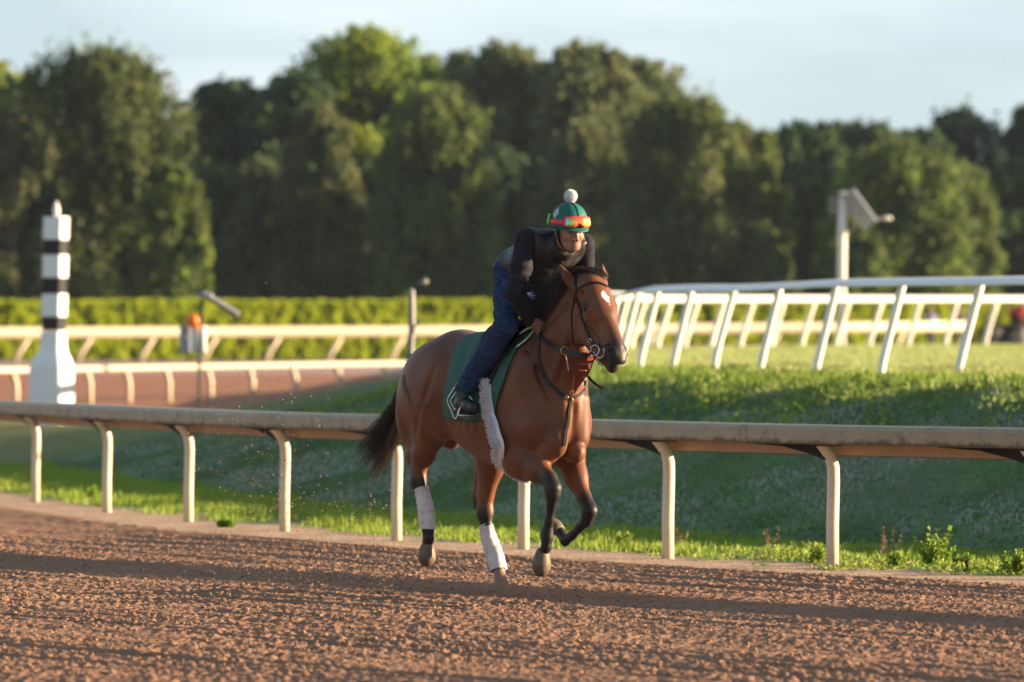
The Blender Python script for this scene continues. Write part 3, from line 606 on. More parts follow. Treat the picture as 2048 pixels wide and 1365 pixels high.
# ------------------------------------------------------------ trees
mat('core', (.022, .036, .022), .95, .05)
def tree(px, top, half, Z, tints, label, n=9000, leaf=.17, lobes=26, feather=0, seed=0, base_half=None, sky_gap=.0, shape=1.0):
    Z = Z+24; n = int(n*1.9); lobes = int(lobes*1.7); leaf = leaf*.86; r = np.random.default_rng(seed); x0 = (px-1024)*Z/F; H = CAM_H+(HORIZON-top)*Z/F; W = half*Z/F; zb = 1.2
    Hh = H-zb; bh = (base_half or half)*Z/F
    # lobes fill an uneven envelope, wide low and rounded on top
    C = []; Rr = []
    for i in range(lobes):
        v = ((i+r.random())/lobes)**.75; ang = (i*2.4+r.random())
        prof = W*max(0, 1-max(0, (v-.45)/.55)**2.6*shape*.92)**.5 if v > .45 else bh+(W-bh)*(v/.45)
        rad = (.26+.20*r.random())*W*(1-.3*v) if not feather else (.22+.16*r.random())*W*(1-.25*v)
        rad = min(rad, Hh*.2)
        d = max(prof-rad*.8, 0)*(r.random()**.5 if i % 3 else .95+.1*r.random())
        if i % 3 == 0: ang = (0 if i % 2 else math.pi)+r.normal()*.5
        C.append((x0+math.cos(ang)*d, Z+math.sin(ang)*d*.75, zb+min(v*Hh, Hh-rad*.9-(d/W)*Hh*.1))); Rr.append(rad)
    k = int(r.integers(0, 3)); C.append((x0+W*.15*r.normal(), Z, H-W*.3)); Rr.append(W*.3)
    C = np.array(C); Rr = np.array(Rr)
    # sprays inside each lobe
    nl = len(C); wgt = Rr**2/np.sum(Rr**2); cnt = (wgt*n).astype(int)+1; P = []; T = []; S = []
    tints = np.array(tints)*2.0
    for c, rad, m in zip(C, Rr, cnt):
        ns = max(6, int(m/16)); d = r.normal(size=(ns, 3)); d /= np.linalg.norm(d, axis=1)[:, None]; rr = rad*(.40+.75*r.random(ns)**.7+.14*(r.random(ns) < .15))[:, None]
        sc = c+d*rr*np.array([1, 1, .85]); tint = tints[r.integers(0, len(tints), ns)]*(.75+.5*r.random((ns, 1)))
        per = int(m/ns)+1; sp = rad*(.24 if not feather else .20)
        e = r.normal(size=(ns, per, 3))*sp
        if feather: e[:, :, 2] *= 2.2; e[:, :, :2] *= .7
        q = sc[:, None]+e; P.append(q.reshape(-1, 3)); T.append(np.repeat(tint, per, axis=0)*(.85+.3*r.random((ns*per, 1))))
    # thin shoots standing out of the upper outline
    top_ = [i for i in range(nl) if C[i, 2] > zb+.55*Hh]
    for i in top_:
        for _ in range(3 if feather else 2):
            a_ = r.normal(size=3)*np.array([.75, .75, .3])+np.array([0, 0, 1.0]); a_ /= np.linalg.norm(a_); b0 = C[i]+a_*Rr[i]*.8; ln = Rr[i]*(.25+.45*r.random()); m_ = int(30*(1.6 if feather else 1.3)); tt = r.random(m_)
            P.append(b0+a_*(tt*ln)[:, None]+r.normal(size=(m_, 3))*(.05+.16*(1-tt))[:, None]*Rr[i]*.45); T.append(np.repeat(tints[r.integers(0, len(tints), 1)], m_, axis=0)*(.8+.4*r.random((m_, 1))))
    P = np.concatenate(P); T = np.concatenate(T); P[:, 2] = np.maximum(P[:, 2], zb)
    root = empty('tree', (x0, Z, zb-.2)); tag(root, label, 'tree', 'trees of the belt beyond the hedge')
    Vv, Fv, Tv = leafcards(P-np.array([x0, Z, zb-.2]), leaf*(.6+.8*r.random(len(P))), T)
    mesh_np('crown', Vv, Fv, MATS['leaf'], root, attrs={'tint': Tv})
    mb = MB(); hh = Hh
    mb.tube([(0, 0, 0), (.05*W, 0, hh*.25), (-.03*W, 0, hh*.5), (.04*W, 0, hh*.8)], [.28, .22, .15, .05], 8)
    for i in range(7):
        t = C[int(r.integers(0, nl))]-np.array([x0, Z, zb-.2]); z_ = hh*(.15+.35*r.random()); a = Vector((0, 0, z_)); b = Vector(t); mb.tube([a, a.lerp(b, .5)+Vector((0, 0, .25)), b], [.12, .08, .03], 6)
    mb.build('trunk', MATS['bark'], root)
    # uneven dark lumps in the heart of the crown, coloured to stand in for shade
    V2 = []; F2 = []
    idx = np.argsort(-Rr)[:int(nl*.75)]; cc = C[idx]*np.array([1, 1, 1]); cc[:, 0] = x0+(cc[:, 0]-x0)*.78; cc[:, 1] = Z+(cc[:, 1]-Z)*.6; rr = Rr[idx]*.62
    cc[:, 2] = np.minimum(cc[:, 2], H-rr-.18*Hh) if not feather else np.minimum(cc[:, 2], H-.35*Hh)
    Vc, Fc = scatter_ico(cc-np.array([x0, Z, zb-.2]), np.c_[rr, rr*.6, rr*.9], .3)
    tag(mesh_np('shade_core', Vc, Fc, MATS['core'], root), kind='stuff')
    return root
OL = [(.074, .095, .026), (.062, .086, .026), (.088, .108, .032), (.050, .074, .022)]           # olive, feathery
OB = [(.074, .086, .032), (.062, .078, .030), (.088, .094, .042), (.050, .068, .026)]           # brownish olive
DK = [(.030, .056, .026), (.024, .046, .024), (.045, .075, .026)]                               # dark evergreen
BG = [(.125, .165, .020), (.09, .13, .02), (.155, .18, .022), (.06, .095, .02)]                  # bright yellow green
GG = [(.075, .095, .042), (.055, .075, .036), (.10, .11, .046)]                              # grey green
BL = [(.03, .05, .035), (.04, .06, .045), (.022, .04, .028)]                                # bluish dark
# back row
tree(480, 165, 110, 240, DK, 'dark tree with a spiky top left of the bright topped tree', 9000, .2, seed=1)
tree(425, 165, 80, 238, DK, 'dark tree filling the dip right of the big feathery tree', 8000, .2, seed=60)
tree(930, 112, 80, 240, GG, 'grey green tree between the bright crown and the tree above the rider', 8000, .2, seed=61)
tree(1400, 205, 90, 242, GG, 'grey green tree on the falling skyline right of the rider', 8000, .2, seed=62)
tree(1680, 250, 100, 243, DK, 'dark tree with its top behind the solar lamp post', 8000, .2, seed=63)
tree(1850, 262, 90, 243, DK, 'dark tree closing the skyline between the lamp post and the right edge', 8000, .2, seed=64)
tree(735, 60, 185, 236, BG, 'tallest tree with bright yellow green crown above the hedge, upper centre', 13000, .2, 30, seed=2, base_half=110)
tree(590, 150, 110, 232, DK, 'dark green tree under the left flank of the bright crown', 9000, .2, seed=3)
tree(1010, 92, 135, 238, GG, 'tall grey green tree just right of the bright crown', 11000, .2, seed=4)
tree(1180, 85, 140, 236, GG, 'tall grey green tree directly above the rider', 11000, .2, seed=5)
tree(1290, 118, 110, 238, GG, 'grey green tree with a rounded shoulder right of the rider', 9000, .2, seed=6)
tree(1510, 262, 110, 240, OB, 'low brownish tree in the dip of the skyline right of centre', 8000, .2, seed=7)
tree(1610, 248, 115, 238, DK, 'dark rounded tree behind the solar lamp post', 9000, .2, seed=8)
tree(1760, 248, 120, 240, DK, 'dark rounded tree right of the solar lamp post', 9000, .2, seed=9)
tree(1930, 222, 110, 245, BL, 'bluish dark tree with a feathery top near the right edge', 9000, .19, feather=1, seed=10)
tree(2070, 212, 90, 245, BL, 'bluish dark tree cut by the right edge of the frame', 7000, .19, feather=1, seed=11)
tree(-30, 125, 120, 236, BG, 'bright green tree cut by the left edge of the frame', 8000, .2, seed=12)
tree(860, 120, 100, 243, BG, 'yellow green tree behind the right side of the bright crown', 7000, .2, seed=13)
# dark fill row, low
for i, (px, top) in enumerate([(60, 300), (420, 330), (560, 300), (700, 330), (990, 300), (1100, 330), (1600, 330), (1890, 340), (2030, 330)]):
    lab = ['dark tree low behind the striped pole', 'dark tree low in the gap beside the big feathery tree', 'dark tree low under the spiky topped tree', 'dark tree low under the bright crown', 'dark tree low behind the rider left side', 'dark tree low just behind the rider head', 'dark tree low behind the solar lamp post base', 'dark tree low right of the round olive tree', 'dark tree low at the right edge behind the far rider'][i]
    tree(px, top, 110, 228, DK, lab, 6500, .2, 18, seed=30+i, base_half=115)
# far-off wood that closes the gaps low between the trees
n = 60000; X_ = (rng.random(n)*2-1)*36; Y_ = 292+6*rng.random(n); tpx = np.interp(X_/Y_*F+1024, [0, 350, 700, 1300, 1550, 2048], [300, 260, 200, 210, 320, 300])
tp_ = CAM_H+(HORIZON-tpx)*Y_/F + 1.2*vnoise(X_*.4, X_*0, 66)+.6*vnoise(X_*1.3, X_*0, 67); Z_ = 1+(tp_-1)*rng.random(n)**.8
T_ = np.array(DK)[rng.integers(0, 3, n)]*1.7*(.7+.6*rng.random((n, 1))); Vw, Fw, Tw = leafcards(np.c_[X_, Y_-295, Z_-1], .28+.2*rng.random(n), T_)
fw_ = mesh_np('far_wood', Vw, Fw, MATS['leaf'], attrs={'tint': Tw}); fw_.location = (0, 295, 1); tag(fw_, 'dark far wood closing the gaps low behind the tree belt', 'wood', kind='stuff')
# front row
tree(190, 105, 205, 214, OB+OL, 'big feathery brownish olive tree behind the striped pole', 26000, .15, 46, feather=1, seed=20, base_half=235)
tree(345, 330, 75, 210, OL+BG[:1], 'slim olive tree with yellow green edge right of the striped pole', 7000, .15, 20, feather=1, seed=21, base_half=85)
tree(30, 215, 110, 212, OB, 'brownish olive tree at the left edge behind the hedge', 9000, .15, 22, feather=1, seed=22)
tree(640, 215, 95, 218, OB, 'brownish feathery tree in front of the tall bright crown', 10000, .15, 24, feather=1, seed=23, base_half=110)
tree(520, 330, 90, 220, GG, 'grey green low tree left of the brownish feathery tree', 7000, .15, 20, feather=1, seed=24)
tree(870, 185, 125, 215, OL, 'broad olive tree left of the rider with a conical top', 16000, .15, 34, feather=1, seed=25, base_half=175, shape=1)
tree(830, 172, 60, 222, BG, 'small yellow green crown poking out above the broad olive tree', 4000, .17, 14, seed=26)
tree(1370, 205, 150, 216, OL+OB, 'broad olive tree right of the rider with long drooping sprays', 20000, .15, 40, feather=1, seed=27, base_half=225)
tree(1180, 250, 110, 220, GG+OB[:1], 'grey olive tree directly behind the rider', 11000, .15, 26, feather=1, seed=28)
tree(1500, 250, 85, 218, OL, 'olive tree forming the right shoulder of the broad olive tree', 9000, .15, 22, feather=1, seed=29, base_half=120)
tree(1800, 290, 140, 216, OL+BG[1:2], 'rounded green olive tree right of the solar lamp post', 14000, .16, 30, seed=40, base_half=95, shape=1)
tree(1900, 330, 105, 222, OL, 'olive tree with a rounded right side near the right edge', 8000, .16, 22, seed=41, base_half=60)
tree(1700, 420, 70, 210, OL+BG[1:2], 'small green tree just behind the solar lamp post panel', 5000, .15, 14, seed=42)
for i, (px, z) in enumerate([(-160, 225), (2200, 228)]):
    tree(px, 150+i*60, 130, z, OL, ['olive tree beyond the left edge of the frame', 'olive tree beyond the right edge of the frame'][i], 5000, .2, 20, seed=50+i)
# ------------------------------------------------------------ sculpting by signed distance
class Vol:
    def __init__(s, lo, hi, h):
        s.lo = np.array(lo, float); s.h = h; s.n = np.ceil((np.array(hi)-s.lo)/h).astype(int)+1
        s.v = np.full(s.n, 1.0, dtype=np.float32)
    def _win(s, lo, hi):
        i0 = np.clip(np.floor((np.array(lo)-s.lo)/s.h).astype(int), 0, s.n-1); i1 = np.clip(np.ceil((np.array(hi)-s.lo)/s.h).astype(int)+1, 1, s.n)
        if (i1 <= i0).any(): return None
        sl = tuple(slice(a, b) for a, b in zip(i0, i1))
        g = [(s.lo[k]+s.h*np.arange(i0[k], i1[k])).astype(np.float32) for k in range(3)]
        return sl, np.meshgrid(*g, indexing='ij', sparse=True)
    def blend(s, sl, d, k, op):
        cur = s.v[sl]
        if op == 'add':
            if k > 0:
                h = np.clip(.5+.5*(cur-d)/k, 0, 1); s.v[sl] = cur*(1-h)+d*h-k*h*(1-h)
            else: s.v[sl] = np.minimum(cur, d)
        else:
            if k > 0:
                h = np.clip(.5-.5*(cur+d)/k, 0, 1); s.v[sl] = cur*(1-h)-d*h+k*h*(1-h)
            else: s.v[sl] = np.maximum(cur, -d)
    def cone(s, a, b, r1, r2, k=.03, sb=1.0, op='add'):
        """tapered capsule; sb squashes along axis b (index 1)"""
        a = np.array(a, float); b = np.array(b, float); m = max(r1, r2)*max(1, sb)+k+3*s.h
        w = s._win(np.minimum(a, b)-m, np.maximum(a, b)+m)
        if w is None: return s
        sl, (X, Y, Z) = w; a2 = a*[1, 1/sb, 1]; b2 = b*[1, 1/sb, 1]; Y = Y/sb
        d = b2-a2; L2 = max(d@d, 1e-9); t = np.clip(((X-a2[0])*d[0]+(Y-a2[1])*d[1]+(Z-a2[2])*d[2])/L2, 0, 1)
        D = np.sqrt((X-a2[0]-t*d[0])**2+(Y-a2[1]-t*d[1])**2+(Z-a2[2]-t*d[2])**2)-(r1+(r2-r1)*t)
        s.blend(sl, (D*min(1, sb)).astype(np.float32), k, op); return s
    def chain(s, pts, k=.03, sb=1.0, op='add'):
        for p, q in zip(pts[:-1], pts[1:]): s.cone(p[:3], q[:3], p[3], q[3], k, sb, op)
        return s
    def ell(s, c, r, rot=None, k=.03, op='add'):
        c = np.array(c, float); r = np.array(r, float); m = r.max()+k+3*s.h
        if rot is None: w = s._win(c-r-k-3*s.h, c+r+k+3*s.h)
        else: w = s._win(c-m, c+m)
        if w is None: return s
        sl, (X, Y, Z) = w; x, y, z = X-c[0], Y-c[1], Z-c[2]
        if rot is not None:
            M = np.array(rot).T; x, y, z = M[0][0]*x+M[0][1]*y+M[0][2]*z, M[1][0]*x+M[1][1]*y+M[1][2]*z, M[2][0]*x+M[2][1]*y+M[2][2]*z
        k0 = np.sqrt((x/r[0])**2+(y/r[1])**2+(z/r[2])**2); k1 = np.sqrt((x/r[0]**2)**2+(y/r[1]**2)**2+(z/r[2]**2)**2)+1e-9
        s.blend(sl, (k0*(k0-1)/k1).astype(np.float32), k, op); return s
    def sample(s, P):
        q = (np.asarray(P)-s.lo)/s.h; q = np.clip(q, 0, s.n-1.001); i = q.astype(int); f = q-i; v = s.v
        r = 0
        for dx in (0, 1):
            for dy in (0, 1):
                for dz in (0, 1):
                    wgt = (f[..., 0] if dx else 1-f[..., 0])*(f[..., 1] if dy else 1-f[..., 1])*(f[..., 2] if dz else 1-f[..., 2])
                    r = r+wgt*v[i[..., 0]+dx, i[..., 1]+dy, i[..., 2]+dz]
        return r
    def grad(s, P):
        e = s.h; P = np.asarray(P); g = np.stack([s.sample(P+np.eye(3)[k]*e)-s.sample(P-np.eye(3)[k]*e) for k in range(3)], -1)
        return g/(np.linalg.norm(g, axis=-1, keepdims=True)+1e-9)
    def mesh(s):
        v = s.v; ins = v < 0; c = ins[:-1, :-1, :-1].astype(np.int8)
        tot = np.zeros(np.array(v.shape)-1, dtype=np.int8)
        for dx in (0, 1):
            for dy in (0, 1):
                for dz in (0, 1): tot += ins[dx:v.shape[0]-1+dx, dy:v.shape[1]-1+dy, dz:v.shape[2]-1+dz]
        act = (tot > 0) & (tot < 8); ijk = np.argwhere(act); idx = np.full(tot.shape, -1, dtype=np.int64); idx[act] = np.arange(len(ijk))
        acc = np.zeros((len(ijk), 3)); cnt = np.zeros(len(ijk)); offs = [(a, b, c_) for a in (0, 1) for b in (0, 1) for c_ in (0, 1)]
        val = {o: v[ijk[:, 0]+o[0], ijk[:, 1]+o[1], ijk[:, 2]+o[2]] for o in offs}
        for o in offs:
            for ax in range(3):
                if o[ax] == 0:
                    p = list(o); p[ax] = 1; p = tuple(p); v0, v1 = val[o], val[p]; m = (v0 < 0) != (v1 < 0)
                    t = np.where(m, v0/np.where(m, v0-v1, 1), 0); q = np.tile(np.array(o, float), (len(ijk), 1)); q[:, ax] += t
                    acc += np.where(m[:, None], q, 0); cnt += m
        P = s.lo+s.h*(ijk+acc/cnt[:, None]); Q = []
        for ax in range(3):
            sl0 = [slice(None)]*3; sl1 = [slice(None)]*3; sl0[ax] = slice(0, -1); sl1[ax] = slice(1, None)
            e = ins[tuple(sl0)] != ins[tuple(sl1)]; e = e.copy()
            o1, o2 = [k for k in range(3) if k != ax]
            z = [slice(None)]*3; z[o1] = 0; e[tuple(z)] = False; z[o1] = -1; e[tuple(z)] = False; z = [slice(None)]*3; z[o2] = 0; e[tuple(z)] = False; z[o2] = -1; e[tuple(z)] = False
            E_ = np.argwhere(e); fl = ins[tuple(E_.T)]
            def at(d1, d2):
                q = E_.copy(); q[:, o1] -= d1; q[:, o2] -= d2; return idx[tuple(q.T)]
            A = np.stack([at(1, 1), at(0, 1), at(0, 0), at(1, 0)], -1)
            if ax == 1: fl = ~fl
            A[~fl] = A[~fl][:, ::-1]; Q.append(A)
        return P, np.concatenate(Q)
def rotm(ax, deg): return np.array(Matrix.Rotation(R(deg), 3, ax))

# ------------------------------------------------------------ horse frame: a forward, b to the horse's right (towards us), c up
UX, UY = .545, -.839; RX, RY = -.839, -.545
OX, OY = .095, 34.37
def J(px, py, b, r=None):
    k = (px-1024)/F; a = (OX+b*RX-k*(OY+b*RY))/(k*UY-UX); Zd = OY+a*UY+b*RY
    c = CAM_H+(HORIZON-py)*Zd/F
    return (a, b, c) if r is None else (a, b, c, r)
def W_of(P):
    P = np.asarray(P, float); return np.stack([OX+P[..., 0]*UX+P[..., 1]*RX, OY+P[..., 0]*UY+P[..., 1]*RY, P[..., 2]], -1)
HORSE_M = Matrix(((UX, RX, 0, OX), (UY, RY, 0, OY), (0, 0, 1, 0), (0, 0, 0, 1)))   # note: mirrored frame, meshes are stored in world axes
HB = np.array([OX, OY, 0.0])
def hmesh(name, P, Q, m, parent=None, attrs=None, flip='auto', smooth=True, root=HB):
    """P in horse coordinates; mesh stored relative to root"""
    W = W_of(P)-root
    if isinstance(Q, np.ndarray): Q = [Q]
    if flip == 'auto':
        q = np.asarray(Q[0])[:, :3]; t = W-W.mean(0); flip = np.einsum('ij,ij->i', t[q[:, 0]], np.cross(t[q[:, 1]], t[q[:, 2]])).sum() < 0
    if flip: Q = [np.asarray(q)[:, ::-1] for q in Q]
    o = mesh_np(name, W, Q, m, parent, smooth, attrs)
    if parent is None: o.location = tuple(root)
    return o

mat('coat', attr='coat', rough=.46, spec=.28, noise=.16, nscale=30, bump=.0016, bscale=130, sheen=.05)
mat('hair_black', (.012, .010, .009), .45, .5)
mat('hair_tail', attr='coat', rough=.5, spec=.4)
mat('hoof', (.11, .080, .056), .55, .3, noise=.25, nscale=40, dirt=(.22, .13, .08), dscale=30, dlo=.45, dhi=.7)
mat('eye', (.01, .008, .006), .08, .6)

def torso(V):
    # barrel, belly, chest
    V.ell((-.12, 0, 1.165), (.60, .285, .395), k=.02); V.ell((.05, 0, .99), (.30, .19, .215), k=.08)
    V.ell((-.36, 0, 1.20), (.50, .275, .345), k=.08)
    V.ell((.20, 0, 1.17), (.27, .225, .33), k=.08)
    V.ell((.28, 0, 1.08), (.20, .20, .22), k=.06)
    # back line and withers
    V.cone((.05, 0, 1.46), (-.25, 0, 1.43), .13, .14, .10, .8)
    V.cone((-.25, 0, 1.41), (-.72, 0, 1.455), .145, .16, .10, 1.2)
    V.ell((.02, 0, 1.50), (.20, .075, .105), k=.09)
    # croup and quarters
    V.ell((-.78, 0, 1.38), (.34, .22, .22), k=.08)
    V.ell((-1.02, 0, 1.30), (.20, .18, .22), k=.08)
    for s in (1, -1):
        V.ell((-.84, s*.135, 1.24), (.31, .175, .30), rotm('Y', -12), k=.06)
        V.ell((-1.05, s*.13, 1.13), (.15, .125, .25), rotm('Y', 8), k=.05)
        V.ell((-.70, s*.20, 1.28), (.17, .09, .20), rotm('Y', 25), k=.05)
        # shoulder blade and point of shoulder
        V.ell((.16, s*.160, 1.25), (.17, .10, .29), rotm('Y', 24), k=.05)
        V.ell((.28, s*.155 if s > 0 else -.125, 1.04), (.155, .105, .16), k=.045)
        V.ell((.10, s*.185, 1.00), (.16, .10, .16), rotm('Y', -30), k=.04)
def head(V):
    # skull, face, jaws; axis from poll to muzzle
    V.ell((.675, 0, 1.86), (.10, .085, .095), k=.05)
    V.cone((.69, 0, 1.835), (.79, 0, 1.71), .095, .080, .03, 1.06)
    V.cone((.79, 0, 1.71), (.93, 0, 1.53), .076, .054, .03, .92); V.cone((.66, 0, 1.72), (.80, 0, 1.56), .085, .060, .03, .70)
    V.cone((.765, 0, 1.835), (.84, 0, 1.70), .050, .046, .04, 1.45)
    V.cone((.845, 0, 1.70), (.965, 0, 1.515), .036, .036, .03, 1.0)
    for s in (1, -1):
        V.ell((.665, s*.062, 1.655), (.100, .036, .130), rotm('Y', 30), k=.025)      # cheek
        V.cone((.755, s*.092, 1.795), (.80, s*.082, 1.735), .030, .026, .02)         # brow over the eye
        V.cone((.74, s*.084, 1.70), (.87, s*.054, 1.575), .016, .009, .02)            # facial crest
        V.ell((.775, s*.110, 1.752), (.024, .012, .019), k=.008, op='sub'); V.cone((.752, s*.108, 1.772), (.80, s*.104, 1.762), .008, .008, .012)
        V.cone((.69, s*.045, 1.60), (.86, s*.032, 1.455), .052, .036, .03)           # lower jaw branches
        V.ell((.955, s*.040, 1.485), (.047, .032, .042), rotm('Y', 30), k=.02)       # nostril wing
        V.ell((.982, s*.058, 1.483), (.023, .020, .022), k=.008, op='sub'); V.cone((.70, s*.098, 1.735), (.655, s*.094, 1.56), .006, .006, .014, op='sub'); V.ell((.725, s*.095, 1.83), (.022, .014, .020), k=.02, op='sub'); V.cone((.79, s*.078, 1.66), (.90, s*.055, 1.545), .007, .007, .02, op='sub')
    V.cone((.88, 0, 1.55), (.965, 0, 1.465), .050, .050, .03, 1.05)
    V.ell((.975, 0, 1.435), (.045, .046, .035), k=.02)                               # upper lip
    V.cone((.85, 0, 1.46), (.915, 0, 1.395), .036, .034, .025, 1.1)                  # lower lip and chin
    V.cone((.90, -.05, 1.425), (.955, -.05, 1.408), .004, .006, .006, op='sub'); V.cone((.90, .05, 1.425), (.955, .05, 1.408), .004, .006, .006, op='sub')
    V.ell((.99, 0, 1.405), (.05, .06, .008), rotm('Y', 14), k=.008, op='sub')
def neck(V):
    V.cone((.10, 0, 1.33), (.38, 0, 1.52), .235, .165, .10, .62)
    V.cone((.38, 0, 1.52), (.56, 0, 1.74), .165, .118, .06, .58)
    V.cone((.56, 0, 1.74), (.64, 0, 1.83), .115, .10, .05, .66)
    V.cone((.12, 0, 1.55), (.40, 0, 1.78), .07, .065, .08, .6)                        # crest
    V.cone((.40, 0, 1.78), (.60, 0, 1.90), .065, .055, .06, .6)
    V.cone((.42, 0, 1.20), (.53, 0, 1.50), .070, .062, .06, .8)                       # windpipe
    for s in (1, -1):
        V.cone((.36, s*.055, 1.20), (.58, s*.060, 1.63), .055, .040, .035)            # jugular muscle
        V.cone((.20, s*.10, 1.36), (.52, s*.07, 1.72), .10, .06, .05, .6)
def ears(V):
    e1, e0 = J(1119, 530, .145), J(1146, 573, .075); f1, f0 = J(1204, 528, -.10), J(1207, 566, -.085)
    for (p0, p1) in ((e0, e1), (f0, f1)):
        p0 = np.array(p0); p1 = np.array(p1); m = p0+(p1-p0)*.45
        V.cone(p0, m, .026, .030, .025); V.cone(m, p1, .030, .006, .012)
        d = np.array([.026, .012*np.sign(p0[1]), .0]); V.cone(p0+(p1-p0)*.3+d, p0+(p1-p0)*.85+d*.7, .022, .006, .008, op='sub')
def legs(V):
    # right hind (nearer, lifted)
    ck = J(837, 957, .15); bk = J(827, 955, .15)
    V.chain([(-.80, .15, 1.12, .17), (-.83, .165, 1.0, .105), (-.93, .16, .86, .074), (ck[0]+.01, .15, ck[2]+.10, .056)], .05, .8)
    V.ell((-.66, .18, 1.07), (.11, .07, .12), rotm('Y', 20), k=.05)
    V.chain([(-.93, .16, 1.0, .09), (bk[0]-.03, .15, ck[2]+.14, .035), (ck[0]-.055, .15, ck[2]+.035, .027)], .03, .8)
    V.chain([(ck[0]+.005, .15, ck[2]+.06, .055), (ck[0]+.0, .15, ck[2]-.02, .056), J(842, 985, .15, .040), J(850, 1030, .15, .031), J(856, 1060, .15, .036)], .02, .85)
    V.chain([J(856, 1060, .15, .036), J(857, 1078, .15, .031), J(855, 1092, .15, .036)], .02)
    # left hind (farther, carrying the weight)
    V.chain([(-.74, -.14, 1.10, .17), (-.62, -.15, .95, .13), J(982, 925, -.13, .095), J(973, 985, -.13, .060)], .05, .8)
    V.ell((-.58, -.15, 1.0), (.12, .075, .13), rotm('Y', 20), k=.05)
    V.chain([J(962, 930, -.13, .05), J(955, 990, -.13, .034), J(955, 1012, -.13, .030)], .03, .8)
    V.chain([J(971, 990, -.13, .055), J(970, 1025, -.13, .057), J(974, 1058, -.13, .036), J(986, 1100, -.13, .031), J(996, 1130, -.13, .036)], .02, .85)
    V.chain([J(996, 1130, -.13, .035), J(1000, 1150, -.13, .032), J(1002, 1160, -.13, .037)], .02)
    # right fore: forearm thrown forward, cannon hanging
    V.ell(J(1042, 912, .17), (.13, .085, .13), rotm('Y', 10), k=.05)
    V.chain([J(1040, 915, .17, .115), J(1075, 938, .155, .078), J(1099, 960, .15, .054)], .04, .8)
    V.chain([J(1032, 930, .17, .07), J(1050, 948, .165, .04)], .04)
    V.chain([J(1098, 958, .15, .052), J(1106, 978, .15, .053), J(1106, 990, .15, .045), J(1103, 1012, .145, .030), J(1099, 1040, .14, .027), J(1094, 1066, .135, .037), J(1094, 1076, .135, .036)], .02, .9)
    V.ell(J(1086, 1070, .135), (.02, .02, .025), k=.02)
    V.chain([J(1094, 1076, .135, .033), J(1093, 1094, .135, .029), J(1086, 1106, .135, .035)], .02)
    # left fore: knee high, cannon folded back
    V.ell(J(1138, 898, -.15), (.11, .08, .12), k=.05)
    V.chain([J(1138, 905, -.15, .105), J(1152, 955, -.14, .072), J(1168, 995, -.135, .048)], .04, .85)
    V.chain([J(1169, 998, -.135, .047), J(1179, 1022, -.13, .049), J(1174, 1040, -.13, .040), J(1160, 1055, -.13, .028), J(1145, 1071, -.13, .026), J(1131, 1081, -.13, .034)], .02, .9)
    V.chain([J(1131, 1081, -.13, .034), J(1122, 1068, -.13, .028), J(1117, 1058, -.13, .030)], .015)

LO, HI = (-1.36, -.42, 0.0), (1.12, .42, 2.12)
def build_vol(h):
    V = Vol(LO, HI, h); torso(V); neck(V); legs(V)
    # grooves between muscles
    for s in (1, -1):
        V.cone((-.48, s*.30, 1.30), (-.56, s*.27, 1.02), .012, .016, .05, op='sub')          # flank
        V.cone((-1.10, s*.26, 1.22), (-1.0, s*.25, .98), .006, .008, .03, op='sub')
        V.cone((-.74, s*.31, 1.15), (-.86, s*.27, .98), .006, .008, .03, op='sub')
        V.cone((.30, s*.305, 1.32), (.36, s*.265, 1.10), .005, .005, .05, op='sub')
        V.cone((.02, s*.30, 1.14), (.20, s*.285, .92), .008, .010, .03, op='sub')
        V.cone((.27, s*.175, 1.50), (.43, s*.13, 1.22), .006, .006, .05, op='sub'); V.cone((.30, s*.135, 1.58), (.56, s*.090, 1.76), .005, .005, .05, op='sub')
        V.cone((.46, s*.090, 1.30), (.60, s*.075, 1.58), .005, .005, .035, op='sub')
        V.cone((-.95, s*.285, 1.32), (-.80, s*.30, 1.12), .008, .008, .04, op='sub'); V.cone((-.62, s*.285, 1.38), (-.70, s*.30, 1.20), .010, .008, .04, op='sub')
        for q in range(5): V.cone((-.10-.085*q, s*.30, 1.22-.01*q), (-.16-.085*q, s*.275, 1.0), .003, .003, .03, op='sub')
    # breast: two muscle masses with a furrow between
    V.ell((.40, .085, 1.02), (.085, .085, .145), rotm('Y', -6), k=.025); V.ell((.395, -.075, 1.02), (.085, .080, .145), rotm('Y', -6), k=.025)
    V.ell((.385, .10, .90), (.075, .075, .085), k=.018); V.ell((.385, -.07, .90), (.075, .07, .08), k=.018)
    V.cone((.505, .0, 1.16), (.485, .0, .90), .012, .016, .045, op='sub')
    V.ell((.450, .088, .955), (.075, .066, .10), k=.016); V.ell((.44, -.055, .885), (.066, .058, .068), k=.012)
    V.cone((.475, .060, 1.17), (.465, .062, 1.00), .042, .048, .02); V.cone((.44, -.095, 1.20), (.42, -.100, .97), .050, .055, .03)
    V.cone((.545, -.005, 1.15), (.52, .005, .90), .030, .036, .025, op='sub'); V.cone((.46, .165, 1.16), (.45, .155, 1.00), .008, .010, .03, op='sub')
    head(V); ears(V)
    return V
HV = build_vol(.008)
P, Q = HV.mesh()
